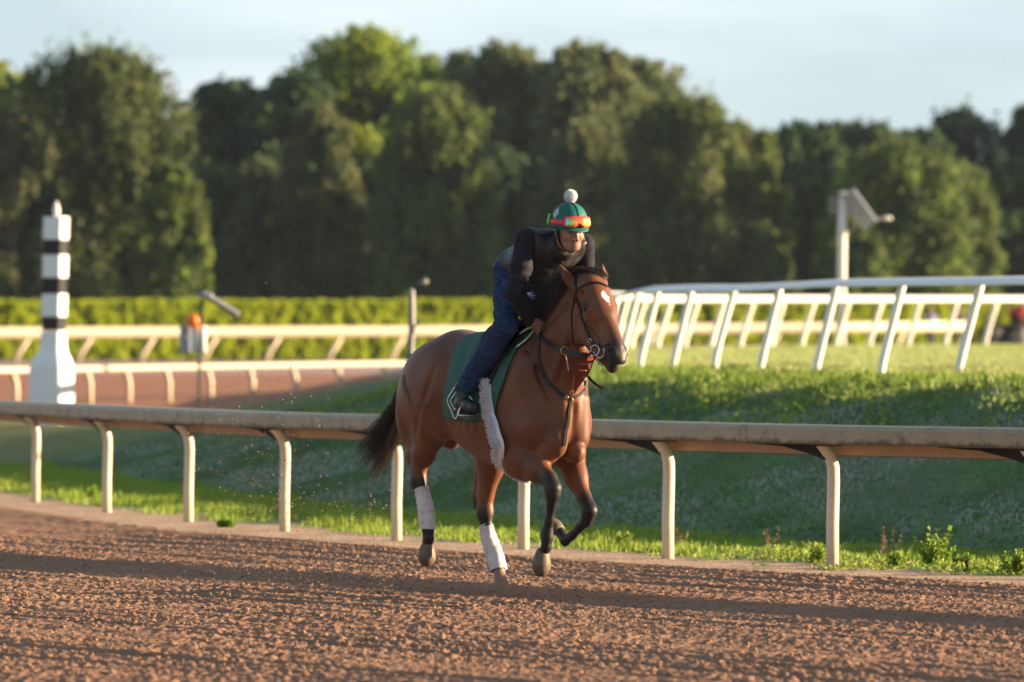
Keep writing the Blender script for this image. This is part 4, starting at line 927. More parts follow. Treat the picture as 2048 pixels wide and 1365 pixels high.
# coat colours follow the bay pattern: black points, dark muzzle, white star, plus painted face shade
def coat(P):
    a, b, c = P[:, 0], P[:, 1], P[:, 2]; n = len(P)
    bay = np.array([.165, .055, .018]); bay2 = np.array([.090, .027, .011]); blk = np.array([.014, .011, .010]); dun = np.array([.21, .08, .035])
    nz = vnoise(a*6+3, c*6, 71)+.5*vnoise(a*17, c*15+b*9, 72)
    w = np.clip(.5+.4*nz, 0, 1)[:, None]; C = bay*w+bay2*(1-w)
    lo = sstep(1.15, .85, c)[:, None]*(np.abs(b)[:, None] < .2); C = C*(1-.3*lo)+dun*.3*lo
    top = sstep(1.42, 1.55, c)*(a < .2); C = C*(1-.35*top[:, None])+bay2*.7*.35*top[:, None]
    jit = .03*nz
    def mask(m):
        nonlocal C; m = np.clip(m, 0, 1)[:, None]; C = C*(1-m)+blk*m
    # legs
    rh = (a < -.5) & (b > 0); lh = (a < -.3) & (b <= 0); rf = (a > 0) & (b > 0); lf = (a > 0) & (b <= 0)
    hk = J(837, 957, .15); mask(np.where(rh, sstep(hk[2]+.08, hk[2]-.01, c+jit+.5*(a-hk[0])), 0))
    hk = J(968, 1010, -.13); mask(np.where(lh, sstep(hk[2]+.08, hk[2]-.03, c+jit+.5*(a-hk[0])), 0))
    kn = np.array(J(1088, 950, .15)); mask(np.where(rf & (c < .86), sstep(-.06, .06, (a-kn[0])*.6-(c-kn[2])+jit), 0))
    kn = J(1172, 1000, -.13); mask(np.where(lf & (c < .80), sstep(kn[2]+.10, kn[2]-.01, c+jit-.4*(a-kn[0])), 0))
    # pastern of the grounded hind foot is dusty
    d_ = np.where(lh, sstep(.24, .17, c), 0)[:, None]; C = C*(1-d_*.9)+np.array([.30, .19, .12])*d_*.9
    # muzzle, eye rims, ear edges
    for s in (1, -1): mask(.95*sstep(.038, .022, np.linalg.norm(P-np.array([.980, s*.058, 1.482]), axis=1)))
    mask(.45*sstep(.05, .0, np.abs(b))*sstep(.80, .88, a)*(c < 1.75)*(c > 1.45))  # shade of the face plane turned from the sun, painted into the coat
    mz = np.array([.975, 0, 1.43]); mask(.92*sstep(.15, .075, np.linalg.norm(P-mz, axis=1)+jit*.5))
    for s in (1, -1):
        e = np.array([.775, s*.11, 1.752]); mask(.8*sstep(.05, .022, np.linalg.norm(P-e, axis=1)))
    mask(np.where((c > 1.9) & (a > .5), .55*sstep(1.97, 2.03, c), 0))
    st = (a > .76) & (np.abs(b+.002-.25*(c-1.815))/.024+np.abs(c-1.812)/.042 < 1+.35*vnoise(c*90, b*90, 73))
    C = np.where(st[:, None], np.array([.75, .70, .66]), C)
    sn = (a > .9) & (np.abs(b+.050) < .009) & (np.abs(c-1.44) < .016); C = np.where(sn[:, None], np.array([.55, .42, .38]), C)
    return C
horse = hmesh('horse', P, Q, MATS['coat'], attrs={'coat': coat(P)})
tag(horse, 'bay racehorse with a small white star cantering towards the right of the dirt track', 'horse')

# ------------------------------------------------------------ horse details
for s in (1, -1):
    e = W_of(np.array([.775, s*.100, 1.752]))-HB; mb = MB(); mb.sphere(e, .019, 16, 10); mb.build('eye', MATS['eye'], horse)
def hoof(top, bot, radii, flat=.92, m='hoof'):
    a = Vector(W_of(np.array(top))-HB); b = Vector(W_of(np.array(bot))-HB); n = len(radii)
    mb = MB(); mb.tube([a.lerp(b, i/(n-1)) for i in range(n)], radii, 20, flat=flat); mb.build('hoof', MATS[m], horse)
hoof(J(855, 1086, .15), J(853, 1132, .155), [.034, .047, .052, .058, .062, .060, .050, .030])
mat('hoof_dusty', (.27, .18, .115), .8, .15, noise=.25, nscale=30, bump=.001, bscale=120); hoof(J(1001, 1155, -.13), J(1005, 1193, -.125), [.034, .042, .050, .057, .062, .064, .064], m='hoof_dusty')
hoof(J(1086, 1098, .135), J(1081, 1152, .14), [.034, .046, .052, .058, .062, .060, .050, .028])
hoof(J(1121, 1062, -.13), J(1101, 1050, -.12), [.034, .044, .052, .054, .048])
def bandage(pts, radii, label):
    Pn = smooth_path([J(*p) for p in pts], 9); n = len(Pn); rr = np.interp(np.linspace(0, 1, n), np.linspace(0, 1, len(radii)), radii)
    root = W_of(Pn[0]); K = 26; V = []; Fc = []
    for i in range(n):
        t = Pn[min(i+1, n-1)]-Pn[max(i-1, 0)]; t = t/np.linalg.norm(t); s1 = np.cross(t, [0, 1, 0]); s1 /= np.linalg.norm(s1); s2 = np.cross(t, s1)
        for k in range(K):
            w = 2*math.pi*k/K; ph = (i/4.3+k/K) % 1.0; r_ = rr[i]*(1+.11*ph+.03*math.sin(3*w+i*.4))+(.004 if i in (0, n-1) else 0)
            off = .012*math.cos(w)*(1 if i > n-3 else 0)
            q = Pn[i]+(s1*math.cos(w)+s2*math.sin(w)*.92)*r_+t*off; V.append(W_of(q)-root)
    for i in range(n-1):
        for k in range(K): Fc.append((i*K+k, i*K+(k+1) % K, (i+1)*K+(k+1) % K, (i+1)*K+k))
    c0 = len(V); V.append(W_of(Pn[0])-root); V.append(W_of(Pn[-1])-root-np.array([0, 0, -.01]))
    Fc += [(c0, (k+1) % K, k) for k in range(K)]+[(c0+1, (n-1)*K+k, (n-1)*K+(k+1) % K) for k in range(K)]
    o = mesh_py('leg_bandage', V, Fc, MATS['bandage'], None, True); o.location = tuple(root)
    tag(o, label, 'bandage', 'white bandages wrapped round the hind cannons'); return o
mat('bandage', (.62, .57, .56), .85, .1, noise=.10, nscale=30, dirt=(.36, .24, .17), dscale=11, dlo=.45, dhi=.75, bump=.002, bscale=120)
bandage([(843, 978, .15), (848, 1000, .15), (853, 1030, .15), (856, 1058, .15)], [.042, .048, .050, .053, .054, .050], 'dusty white bandage on the lifted near hind leg, leftmost hoof')
bandage([(972, 1052, -.13), (979, 1080, -.13), (989, 1110, -.13), (998, 1140, -.13)], [.042, .048, .052, .054, .056, .050], 'white bandage on the hind leg whose hoof touches the dirt')

def project(P, off=0., it=4, vol=None):
    vol = vol or HV; P = np.array(P, float)
    for _ in range(it): P = P-(vol.sample(P)-off)[:, None]*vol.grad(P)
    return P
def onpx(px, py, off=0., b0=.42, b1=-.30, vol=None):
    """first point of the animal's surface on the line of sight through a landmark"""
    vol = vol or HV; bs = np.arange(b0, b1, -.004); Pp = np.array([J(px, py, b) for b in bs]); d = vol.sample(Pp); k = np.argmax(d < off)
    if d[k] >= off: k = int(np.argmin(d))
    return Pp[k]
def strap(name, pts, width, m, parent=None, thick=.004, off=.003, proj=True, k=6, nrm=None, root=None, vol=None, widths=None, cyc=False):
    vol = vol or HV; Pn = smooth_path(pts, k)
    if proj: Pn = project(Pn, off, vol=vol)
    n = len(Pn); N = vol.grad(Pn) if nrm is None else np.tile(np.array(nrm, float), (n, 1)); root_ = np.array(root if root is not None else HB)
    if nrm is None:
        for _ in range(2): N[1:-1] = (N[:-2]+N[1:-1]+N[2:])/3
        N /= np.linalg.norm(N, axis=1)[:, None]
    T = np.gradient(Pn, axis=0); T /= np.linalg.norm(T, axis=1)[:, None]+1e-9; S = np.cross(N, T); S /= np.linalg.norm(S, axis=1)[:, None]+1e-9
    w = (np.interp(np.linspace(0, 1, n), np.linspace(0, 1, len(widths)), widths) if widths else np.full(n, width))[:, None]/2
    sec = [Pn-S*w, Pn-S*w*.9+N*thick, Pn+S*w*.9+N*thick, Pn+S*w]; V = np.stack(sec, 1).reshape(-1, 3)
    Fc = [(i*4+j, i*4+(j+1) % 4, (i+1)*4+(j+1) % 4, (i+1)*4+j) for i in range(n-1) for j in range(4)]+[(0, 1, 2, 3), ((n-1)*4, (n-1)*4+1, (n-1)*4+2, (n-1)*4+3)[::-1]]
    o = mesh_py(name, W_of(V)-root_, Fc, m, parent, False)
    if parent is None: o.location = tuple(root_)
    return o
def ring(name, c, r, t, m, parent, axis=(0, 1, 0), root=None, sq=1.0):
    """torus in horse coordinates"""
    root_ = np.array(root if root is not None else HB); ax = Vector(axis).normalized(); e1 = ax.orthogonal().normalized(); e2 = ax.cross(e1); mb = MB(); n = 18
    pts = [Vector(W_of(np.array(c)+np.array(e1*math.cos(2*math.pi*k/n)*r+e2*math.sin(2*math.pi*k/n)*r*sq))-root_) for k in range(n+1)]
    mb.tube(pts, t, 6, cap=False); return mb.build(name, m, parent)
def strands(name, items, r0, m, parent, tints, root=HB, seed=0, steps=9, tipr=.15):
    """items: list of control polygons (k,3) in horse coordinates; one mesh of fine three-sided hairs"""
    rg = np.random.default_rng(seed); V = []; Fc = []; T = []
    for j, cp in enumerate(items):
        cp = np.array(cp); t = np.linspace(0, 1, steps)[:, None]; n = len(cp)-1
        Pn = sum(math.comb(n, i)*t**i*(1-t)**(n-i)*cp[i] for i in range(n+1)); W = W_of(Pn)-root
        d = np.gradient(W, axis=0); d /= np.linalg.norm(d, axis=1)[:, None]+1e-9; s1 = np.cross(d, rg.normal(size=3)); s1 /= np.linalg.norm(s1, axis=1)[:, None]+1e-9; s2 = np.cross(d, s1)
        rad = r0*(.6+.8*rg.random())*np.interp(t[:, 0], [0, .3, 1], [.7, 1, tipr])[:, None]
        for k in range(3): pass
        ringv = np.stack([W+(s1*math.cos(2.094*k)+s2*math.sin(2.094*k))*rad for k in range(3)], 1).reshape(-1, 3); b = j*steps*3
        V.append(ringv); I_ = np.arange(steps-1)[:, None]*3
        for k in range(3): Fc.append(b+np.concatenate([I_+k, I_+(k+1) % 3, I_+3+(k+1) % 3, I_+3+k], 1))
        tc = tints[int(rg.integers(0, len(tints)))]; tc = np.array(tc)[None]*np.linspace(1, 1.35, steps)[:, None]; T.append(np.repeat(tc, 3, axis=0))
    return mesh_np(name, np.concatenate(V), np.concatenate(Fc), m, parent, True, {'coat': np.concatenate(T)})
rg = np.random.default_rng(5)
BK = [(.014, .011, .010), (.02, .015, .012), (.035, .024, .016)]
# tail
it = []
clm = rg.normal(size=(26, 3))*np.array([.062, .05, .05]); cll = rg.random((26, 2))
for i in range(1500):
    ci = int(rg.integers(0, 26)); r1 = rg.normal(size=3)*.012; sp = clm[ci]*np.array([1, 1, 1])+rg.normal(size=3)*.020; ln = min(1, (.35+.65*cll[ci, 0])*(.75+.35*rg.random())); lag = cll[ci, 1]
    p0 = np.array(J(828, 728, 0))+r1; p1 = np.array(J(824, 765, .0))+r1*1.5; p2 = np.array(J(806, 825, .02))+sp*.45+r1; p3 = np.array(J(782-26*lag*.6, 870, .02))+sp*.95
    p4 = np.array(J(746+34*(1-ln)-8*lag, 930-60*(1-ln), .02))+sp*1.15
    it.append([p0, p1, p2, p3, p4])
strands('tail', it, .0020, MATS['hair_tail'], horse, BK+[(.05, .034, .022)], seed=1, steps=12)
mb = MB(); dock = [J(832, 715, 0), J(822, 745, .0), J(812, 790, .005), J(800, 838, .01)]; mb.tube([Vector(W_of(np.array(q))-HB) for q in dock], [.045, .038, .032, .012], 10); mb.build('dock', MATS['hair_black'], horse)
# mane and forelock
cr = smooth_path([(.03, 0, 1.60), (.16, 0, 1.68), (.30, 0, 1.79), (.44, 0, 1.88), (.56, 0, 1.94), (.62, 0, 1.96)], 20); cr = project(cr, -.004)
it = []
for i in range(1500):
    p = cr[int(rg.integers(0, len(cr)))]+rg.normal(size=3)*np.array([.01, .012, .006]); L_ = .06+.10*rg.random(); sd = 1 if rg.random() < .8 else -.6
    up = np.array([-.02-.04*rg.random(), .02*sd, .015+.03*rg.random()]); dn = np.array([-.05-.08*rg.random(), sd*(.07+.03*rg.random()), .01-.10*rg.random()])*(L_/.16)
    it.append([p, p+up, p+up*.8+dn*.8, p+up*.2+dn*1.5+rg.normal(size=3)*.012])
for i in range(2300):
    p = cr[int(len(cr)*.80*rg.random()**1.35)]+rg.normal(size=3)*np.array([.01, .008, .006]); L_ = .11+.10*rg.random(); up = np.array([-.01, .035, .012])
    dn = np.array([-.055-.05*rg.random(), .030+.02*rg.random(), -.10-.05*rg.random()])*(L_/.15); it.append([p, p+up, p+up+dn*.6+np.array([0, .02, 0]), p+up*.6+dn*1.2+rg.normal(size=3)*.010])
strands('mane', it, .0022, MATS['hair_tail'], horse, BK, seed=2)
it = []
for i in range(520):
    p = np.array([.645, .0, 1.955])+rg.normal(size=3)*np.array([.018, .028, .004]); e = np.array([.715, -.05, 1.93])+rg.normal(size=3)*np.array([.015, .025, .010])
    it.append([p, p+np.array([.02, .015, .035+.015*rg.random()]), e+np.array([-.01, .03, .05]), e])
strands('forelock', it, .0020, MATS['hair_tail'], horse, BK, seed=3)

# ------------------------------------------------------------ saddle cloth, saddle, girth, bridle, breast collar
mat('green_cloth', (.034, .105, .078), .75, .2, noise=.10, nscale=12, bump=.004, bscale=14)
mat('white_print', (.62, .62, .60), .7, .2)
mat('black_leather', (.008, .007, .007), .5, .3, bump=.0008, bscale=150)
mat('red_leather', (.16, .028, .016), .45, .4)
mat('fleece', (.86, .83, .86), .95, .05, noise=.08, nscale=80, bump=.006, bscale=160)
mat('steel', (.55, .55, .56), .25, .5, metallic=.9)
mat('brass', (.60, .42, .18), .3, .5, metallic=.9)
TV = Vol((-1.0, -.42, .70), (.45, .42, 1.80), .01); torso(TV)
TV.cone((.10, 0, 1.33), (.38, 0, 1.52), .235, .165, .10, .62)
def surf(a, th, off):
    """points on the trunk, th measured from the top towards the right flank"""
    a, th = np.broadcast_arrays(np.asarray(a, float), np.asarray(th, float)); ts = np.arange(.12, .48, .004); O_ = np.stack([a, np.zeros_like(a), np.full_like(a, 1.22)], -1)
    D = np.stack([np.zeros_like(a), np.sin(th), np.cos(th)], -1); Pp = O_[..., None, :]+D[..., None, :]*ts[:, None]; d = TV.sample(Pp); k = np.argmax(d > 0, axis=-1)
    return O_+D*(ts[k][..., None]+off if np.ndim(off) == 0 else ts[k][..., None]+off[..., None])
def patch(name, fa0, fa1, th0, th1, off, thick, m, parent, nu=24, nv=40, wrinkle=0, root=HB):
    u = np.linspace(0, 1, nu)[:, None]; v = np.linspace(0, 1, nv)[None, :]; th = np.radians(th0+(th1-th0)*v); a0 = fa0(np.degrees(th)); a1 = fa1(np.degrees(th)); A = a0+(a1-a0)*u
    wv = wrinkle*(np.sin(A*38+np.cos(th*3)*2)*np.sin(th*2.2)**2+.5*vnoise(A*14, th*5, 81)); Po = surf(A, th+0*A, 0)
    k = np.array([1, 2, 3, 2, 1.])/9
    rad = np.linalg.norm(Po-np.stack([A, 0*A, 0*A+1.22], -1), axis=-1); rp = np.pad(rad, 2, mode='edge'); rad = sum(rp[2:-2, j:j+nv]*k[j] for j in range(5)); rp = np.pad(rad, 2, mode='edge'); rad = sum(rp[j:j+nu, 2:-2]*k[j] for j in range(5))
    offv = (off(A, th+0*A) if callable(off) else off)+wv
    mk = lambda o_: np.stack([A, np.sin(th)*(rad+o_), 1.22+np.cos(th)*(rad+o_)], -1).reshape(-1, 3)
    outer = mk(offv+thick); inner = mk(offv-.004); V = np.concatenate([outer, inner]); N_ = nu*nv; I_ = np.arange(N_).reshape(nu, nv)
    q = np.stack([I_[:-1, :-1], I_[1:, :-1], I_[1:, 1:], I_[:-1, 1:]], -1).reshape(-1, 4); Fq = [q, q[:, ::-1]+N_]
    for e in (I_[0], I_[-1][::-1], I_[:, -1], I_[:, 0][::-1]): Fq.append(np.stack([e[:-1], e[1:], e[1:]+N_, e[:-1]+N_], -1))
    Fq = np.concatenate(Fq); W = W_of(V)-np.array(root); o = mesh_np(name, W, Fq, m, parent, True)
    if parent is None: o.location = tuple(root)
    return o
cloth = patch('saddle_cloth', lambda t: -.50+0*t, lambda t: np.interp(np.abs(t), [0, 30, 70, 118], [.17, .20, .16, .05]), -116, 117, .012, .006, MATS['green_cloth'], None, 36, 90, .006)
tag(cloth, 'dark green saddle cloth with white diamond emblem hanging under the rider leg', 'saddle cloth')
def emblem(pts, w, parent, name='diamond_outline', m='white_print', off=.026):
    Pn = [onpx(x, y, off, vol=TV) for x, y in pts]; return strap(name, Pn, w, MATS[m], parent, .0015, off+.0, True, 4, vol=TV)
emblem([(915, 766), (905, 783), (895, 801), (903, 820), (911, 838), (920, 820), (930, 801), (922, 783), (915, 766)], .010, cloth)
emblem([(913, 784), (907, 793), (901, 802), (906, 811), (911, 819), (918, 810), (922, 802), (917, 793), (913, 784)], .008, cloth)
pad = patch('white_pad', lambda t: .17+0*t, lambda t: .20+0*t, -40, 34, .014, .004, MATS['fleece'], None, 6, 24, .003); tag(pad, 'thin white pad edge showing at the withers in front of the saddle', 'saddle pad')
flapo = patch('saddle', lambda t: np.interp(np.abs(t), [0, 30, 55, 92], [-.20, -.16, -.10, -.02]), lambda t: np.interp(np.abs(t), [0, 30, 60, 92], [.12, .11, .06, .0]), -90, 90, .026, .012, MATS['black_leather'], None, 20, 60, .002)
saddle = flapo; tag(saddle, 'small black leather exercise saddle beneath the rider with steel stirrups', 'saddle')
patch('seat', lambda t: -.24+.08*(np.abs(t)/45)**2, lambda t: .13-.05*(np.abs(t)/45)**2, -42, 42, lambda A, th: .035+.02*np.clip((-.14-A)/.10, 0, 1)**1.5+.045*np.clip((A-.02)/.10, 0, 1)**1.5, .018, MATS['black_leather'], saddle, 22, 24)
# stirrup leathers and irons
for s in (1, -1):
    leather = [(-.02, s*.30, 1.42), (-.08, s*.345, 1.30), (-.12, s*.365, 1.22)] if s > 0 else [(-.02, -.30, 1.42), (-.08, -.345, 1.30), (-.12, -.365, 1.22)]
    strap('stirrup_leather', [(-.0, s*.22, 1.50)]+leather, .022, MATS['black_leather'], saddle, .003, 0, False, 5, nrm=(0, s, 0))
    y = .365*s; mb = MB(); loop = [(-.125+.052, y-.045*s, 1.105), (-.125+.045, y-.05*s, 1.15), (-.12, y-.01*s, 1.225), (-.13, y+.035*s, 1.15), (-.135, y+.05*s, 1.105)]
    mb.tube([Vector(W_of(np.array(q))-HB) for q in smooth_path(loop, 5)], .0065, 8)
    mb.tube([Vector(W_of(np.array(q))-HB) for q in [loop[0], loop[-1]]], .010, 8, flat=.6); mb.build('stirrup', MATS['steel'], saddle)
gp_ = [onpx(x, y, .02) for x, y in [(978, 762), (980, 800), (984, 835), (992, 868), (1001, 893)]]
gp_ = project(np.array(gp_), .02)
def radial(vol, a, th):
    ts = np.arange(.10, .55, .003); D = np.array([0, math.sin(th), math.cos(th)]); Pp = np.array([a, 0, 1.15])+D*ts[:, None]; return Pp[int(np.argmax(vol.sample(Pp) > .02))]
gp_ = np.array(list(gp_)+[radial(TV, .045, R(t)) for t in (148, 162, 176)])
girth = strap('girth_fleece', gp_, .08, MATS['fleece'], None, .022, .020, False, 8, widths=[.05, .045, .075, .085, .088, .085, .08, .08], vol=HV)
tag(girth, 'fluffy white fleece girth cover running under the belly behind the foreleg', 'girth')
it = []; base_pts = smooth_path(gp_, 30)
for i in range(4200):
    p = base_pts[int(rg.integers(0, len(base_pts)))]; g_ = HV.grad(p[None])[0]; tt = np.array([rg.normal()*.5, 0, rg.normal()*.3]); q = p+np.array([rg.uniform(-.040, .040), 0, 0])+g_*rg.uniform(.012, .040)
    dv = g_*.010+rg.normal(size=3)*.005; it.append([q, q+dv*.6, q+dv])
strands('fleece_pile', it, .0022, MATS['fleece'], girth, [(.7, .66, .7)], seed=9, steps=3, tipr=.6)
# bridle
BL_ = MATS['black_leather']
bridle = strap('bridle', [onpx(x, y, .003) for x, y in [(1151, 588), (1158, 612), (1166, 640), (1175, 666), (1183, 686)]], .016, BL_, None, .004)
tag(bridle, 'black leather bridle with steel bit rings and rubber reins on the bay horse', 'bridle')
strap('throat_lash', [onpx(x, y, .003) for x, y in [(1150, 590), (1145, 615), (1144, 645), (1146, 672), (1151, 690)]], .011, BL_, bridle)
strap('browband', [onpx(x, y, .003) for x, y in [(1150, 590), (1157, 578), (1170, 570), (1188, 566), (1204, 568), (1214, 574)]], .014, BL_, bridle)
strap('headpiece', [onpx(1151, 590, .003), onpx(1152, 576, .003), (.60, .03, 1.945), (.60, -.03, 1.945), (.66, -.085, 1.88)], .02, BL_, bridle)
strap('noseband', [onpx(x, y, .003) for x, y in [(1180, 683), (1192, 690), (1205, 694), (1220, 690)]], .014, BL_, bridle)
strap('far_cheekpiece', [(.66, -.105, 1.86), (.74, -.105, 1.72), (.84, -.08, 1.57), (.88, -.06, 1.50)], .016, BL_, bridle)
strap('chin_strap', [onpx(x, y, .003) for x, y in [(1188, 706), (1192, 720), (1197, 731), (1201, 739)]], .015, BL_, bridle, .005)
bitp = onpx(1190, 701, .010); ring('bit_ring', bitp, .030, .0038, MATS['steel'], bridle, (.45, 1, 0))
ring('buckle', onpx(1180, 682, .008), .012, .003, MATS['steel'], bridle, (.3, 1, 0)); ring('buckle', onpx(1196, 733, .010), .012, .003, MATS['steel'], bridle, (.3, 1, 0))
strap('nose_ring', [onpx(x, y, .006) for x, y in [(1187, 704), (1196, 716), (1204, 714), (1208, 704), (1206, 697)]], .006, MATS['white_print'], bridle, .003)
hand_r = np.array(J(1074, 662, .115)); 
rein = strap('rein', [bitp+np.array([-.01, .012, -.02]), J(1166, 710, .15), J(1130, 703, .16), J(1102, 692, .15), hand_r+np.array([.0, 0, -.01])], .028, BL_, bridle, .009, 0, False, 8, nrm=(.3, 1, 0))
strap('rein', [(.885, -.075, 1.47), (.70, -.14, 1.45), (.45, -.15, 1.50), (.22, -.08, 1.64)], .024, BL_, bridle, .009, 0, False, 8, nrm=(-.3, -1, 0))
ring('rein_ring', J(1129, 702, .165), .024, .003, MATS['brass'], bridle, (1, .2, 0))
strap('rein_strap', [J(1129, 706, .16), J(1134, 722, .12), J(1137, 742, .10)], .005, MATS['white_print'], bridle, .002, 0, False, 4, nrm=(.5, 1, 0))
# breast collar with running martingale bib
collar = strap('breast_collar', [onpx(x, y, .003) for x, y in [(1081, 676), (1077, 700), (1079, 728), (1090, 755), (1106, 774), (1124, 789), (1139, 799)]], .020, BL_, None, .005)
tag(collar, 'thin black breast collar with brass rings and a red brown leather bib at the throat', 'breast collar')
strap('collar_strap', [onpx(x, y, .003) for x, y in [(1172, 762), (1170, 776), (1162, 788), (1151, 795), (1141, 799)]], .018, BL_, collar, .005)
CS_ = mat('strap_leather', (.006, .005, .005), .7, .12); strap('chest_strap', [onpx(x, y, .004) for x, y in [(1140, 802), (1138, 822), (1135, 845), (1131, 868), (1127, 892)]], .024, CS_, collar, .005)
for x, y, r_ in ((1140, 800, .017), (1144, 786, .011), (1133, 795, .009)): ring('collar_ring', onpx(x, y, .010), r_, .0035, MATS['brass'], collar, (.8, .5, 0))
pb = [J(1150, 712, .075), J(1170, 713, .02), J(1187, 710, -.045), J(1173, 745, -.01), J(1150, 776, .015), J(1143, 788, .02), J(1141, 776, .03), J(1146, 745, .055)]
pb = [np.array(q)+np.array([.035, 0, 0]) for q in pb]; cen = np.mean(pb, axis=0)+np.array([.012, 0, 0]); back = [q-np.array([.006, 0, 0]) for q in pb]
V = [W_of(q)-HB for q in pb+[cen]+back]; n8 = len(pb); Fc = [(n8, i, (i+1) % n8) for i in range(n8)]+[(i, n8+1+i, n8+1+(i+1) % n8, (i+1) % n8) for i in range(n8)]+[tuple(n8+1+i for i in range(n8))]
mesh_py('bib', V, Fc, MATS['red_leather'], collar, False)
for t in (.25, .45, .65):
    p = np.array(pb[0])*(1-t)+np.array(pb[4])*t; q = np.array(pb[2])*(1-t)+np.array(pb[4])*t; strap('bib_crease', [p+[.014, 0, 0], (p+q)/2+[.02, 0, -.004], q+[.012, 0, 0]], .003, MATS['brass'] if t < .5 else MATS['black_leather'], collar, .002, 0, False, 3, nrm=(1, 0, 0))
strap('bib_strap', [J(1143, 786, .05), J(1141, 800, .045)], .012, BL_, collar, .004, 0, False, 3, nrm=(1, 0, 0))
strap('loose_strap', [J(1168, 742, -.06), J(1178, 756, -.09), J(1190, 768, -.10), J(1206, 778, -.10)], .016, BL_, collar, .004, 0, False, 6, nrm=(.6, .6, .5))
# ------------------------------------------------------------ rider (same frame as the horse)
mat('skin', attr='coat', rough=.5, spec=.35, noise=.06, nscale=80)
mat('jersey', (.013, .012, .018), .8, .2, noise=.15, nscale=30)
mat('vest', (.020, .017, .019), .5, .4, noise=.15, nscale=25)
mat('denim', (.015, .030, .078), .85, .15, noise=.25, nscale=45, dirt=(.05, .09, .17), dscale=14, dlo=.5, dhi=.8, bump=.001, bscale=250)
mat('boot', (.012, .011, .012), .35, .45, noise=.2, nscale=20)
mat('helmet_cloth', (.008, .115, .095), .6, .3, noise=.06, nscale=15)
mat('helmet_trim', (.005, .07, .05), .6, .3)
mat('pompom', (.90, .90, .90), .95, .05, bump=.004, bscale=220)
mat('goggle_red', (.62, .035, .045), .45, .4)
mat('goggle_green', (.10, .55, .07), .4, .4)
mat('print_white', (.75, .78, .80), .6, .2)
mat('print_navy', (.01, .03, .12), .6, .2)
def lens_mat():
    m = bpy.data.materials.new('mirror_lens'); m.use_nodes = True; nt = m.node_tree; b = nt.nodes['Principled BSDF']; a = nt.nodes.new('ShaderNodeAttribute'); a.attribute_name = 'coat'
    nt.links.new(a.outputs['Color'], b.inputs['Base Color']); b.inputs['Roughness'].default_value = .12; b.inputs['Metallic'].default_value = .55; b.inputs['Coat Weight'].default_value = 1; MATS['mirror_lens'] = m
lens_mat()
HO = np.array([.457, .0, 2.212]); yaw, pit = R(9), R(7)
Mh = np.array(Matrix.Rotation(yaw, 3, 'Z') @ Matrix.Rotation(pit, 3, 'Y'))     # head frame: x face forward, y right ear, z up
def H(*p): return HO+Mh @ np.array(p, float)
S_R, S_L = (.285, .195, 2.155), (.315, -.195, 2.135)
E_R, E_L = J(1032, 585, .275), (.20, -.285, 1.86)
W_R, W_L = J(1063, 645, .125), (.24, -.085, 1.67)
H_R, H_L = (-.03, .105, 1.975), (-.03, -.105, 1.975)
K_R = J(1012, 652, .255); K_L = (K_R[0], -.25, K_R[2])
A_R = J(925, 786, .365); A_L = (A_R[0], -.365, A_R[2])
def head_shape(V):
    V.ell(H(-.012, 0, .035), (.098, .077, .098), Mh, k=.02)
    V.ell(H(.030, 0, -.020), (.062, .062, .085), Mh, k=.03)                    # face
    V.ell(H(.058, 0, -.088), (.034, .034, .026), Mh, k=.03)                   # chin
    for s in (1, -1):
        V.cone(H(-.010, s*.056, -.055), H(.052, s*.026, -.095), .022, .018, .03)   # jaw
        V.ell(H(.064, s*.040, -.030), (.024, .022, .022), Mh, k=.02)          # cheek bone
        V.ell(H(.084, s*.031, .002), (.016, .017, .010), Mh, k=.010, op='sub')# eye socket
        V.ell(H(.074, s*.031, -.001), (.014, .016, .011), Mh, k=.006)         # lids
        V.cone(H(.088, s*.012, .018), H(.080, s*.046, .016), .010, .008, .012)# brow
        V.ell(H(-.010, s*.079, -.008), (.018, .009, .031), Mh, k=.008); V.ell(H(-.006, s*.088, -.006), (.009, .006, .018), Mh, k=.004, op='sub')
        V.ell(H(.100, s*.012, -.046), (.010, .008, .008), Mh, k=.006)         # nostril wings
    V.cone(H(.090, 0, .010), H(.112, 0, -.036), .009, .011, .012)             # nose
    V.ell(H(.114, 0, -.040), (.011, .010, .010), Mh, k=.008)
    V.ell(H(.088, 0, -.063), (.016, .026, .009), Mh, k=.008); V.ell(H(.087, 0, -.078), (.015, .021, .009), Mh, k=.008)
    V.cone(H(.104, -.02, -.071), H(.104, .02, -.071), .003, .003, .004, op='sub')
    V.cone(H(-.02, 0, -.05), (.33, .0, 2.07), .056, .062, .03)
def hand(V, wrist, s):
    """fist round the rein: palm, four bent fingers, thumb on top"""
    w = np.array(wrist); f = np.array([.78, -.25*s, -.35]); f /= np.linalg.norm(f); up = np.array([.28, 0, .95]); up -= f*(up@f); up /= np.linalg.norm(up); sd = np.cross(f, up)*s
    V.cone(w, w+f*.035, .026, .028, .01)
    V.cone(w+f*.035+up*.022, w+f*.075+up*.026, .020, .018, .01); V.cone(w+f*.035-up*.020, w+f*.070-up*.022, .020, .016, .01)
    for i in range(4):
        o = up*(.030-.021*i); L_ = [1, 1.08, 1.0, .82][i]
        p0 = w+f*.072+o; p1 = p0+f*.030*L_-sd*.006; p2 = p1+(-sd*.028)*L_; p3 = p2-f*.022*L_
        V.chain([(*p0, .0105), (*p1, .0098), (*p2, .0088), (*p3, .0080)], .003)
    t0 = w+f*.03+up*.030-sd*.012; V.chain([(*t0, .012), (*(t0+f*.030-sd*.012+up*.008), .0105), (*(t0+f*.058-sd*.018+up*.002), .009)], .005)
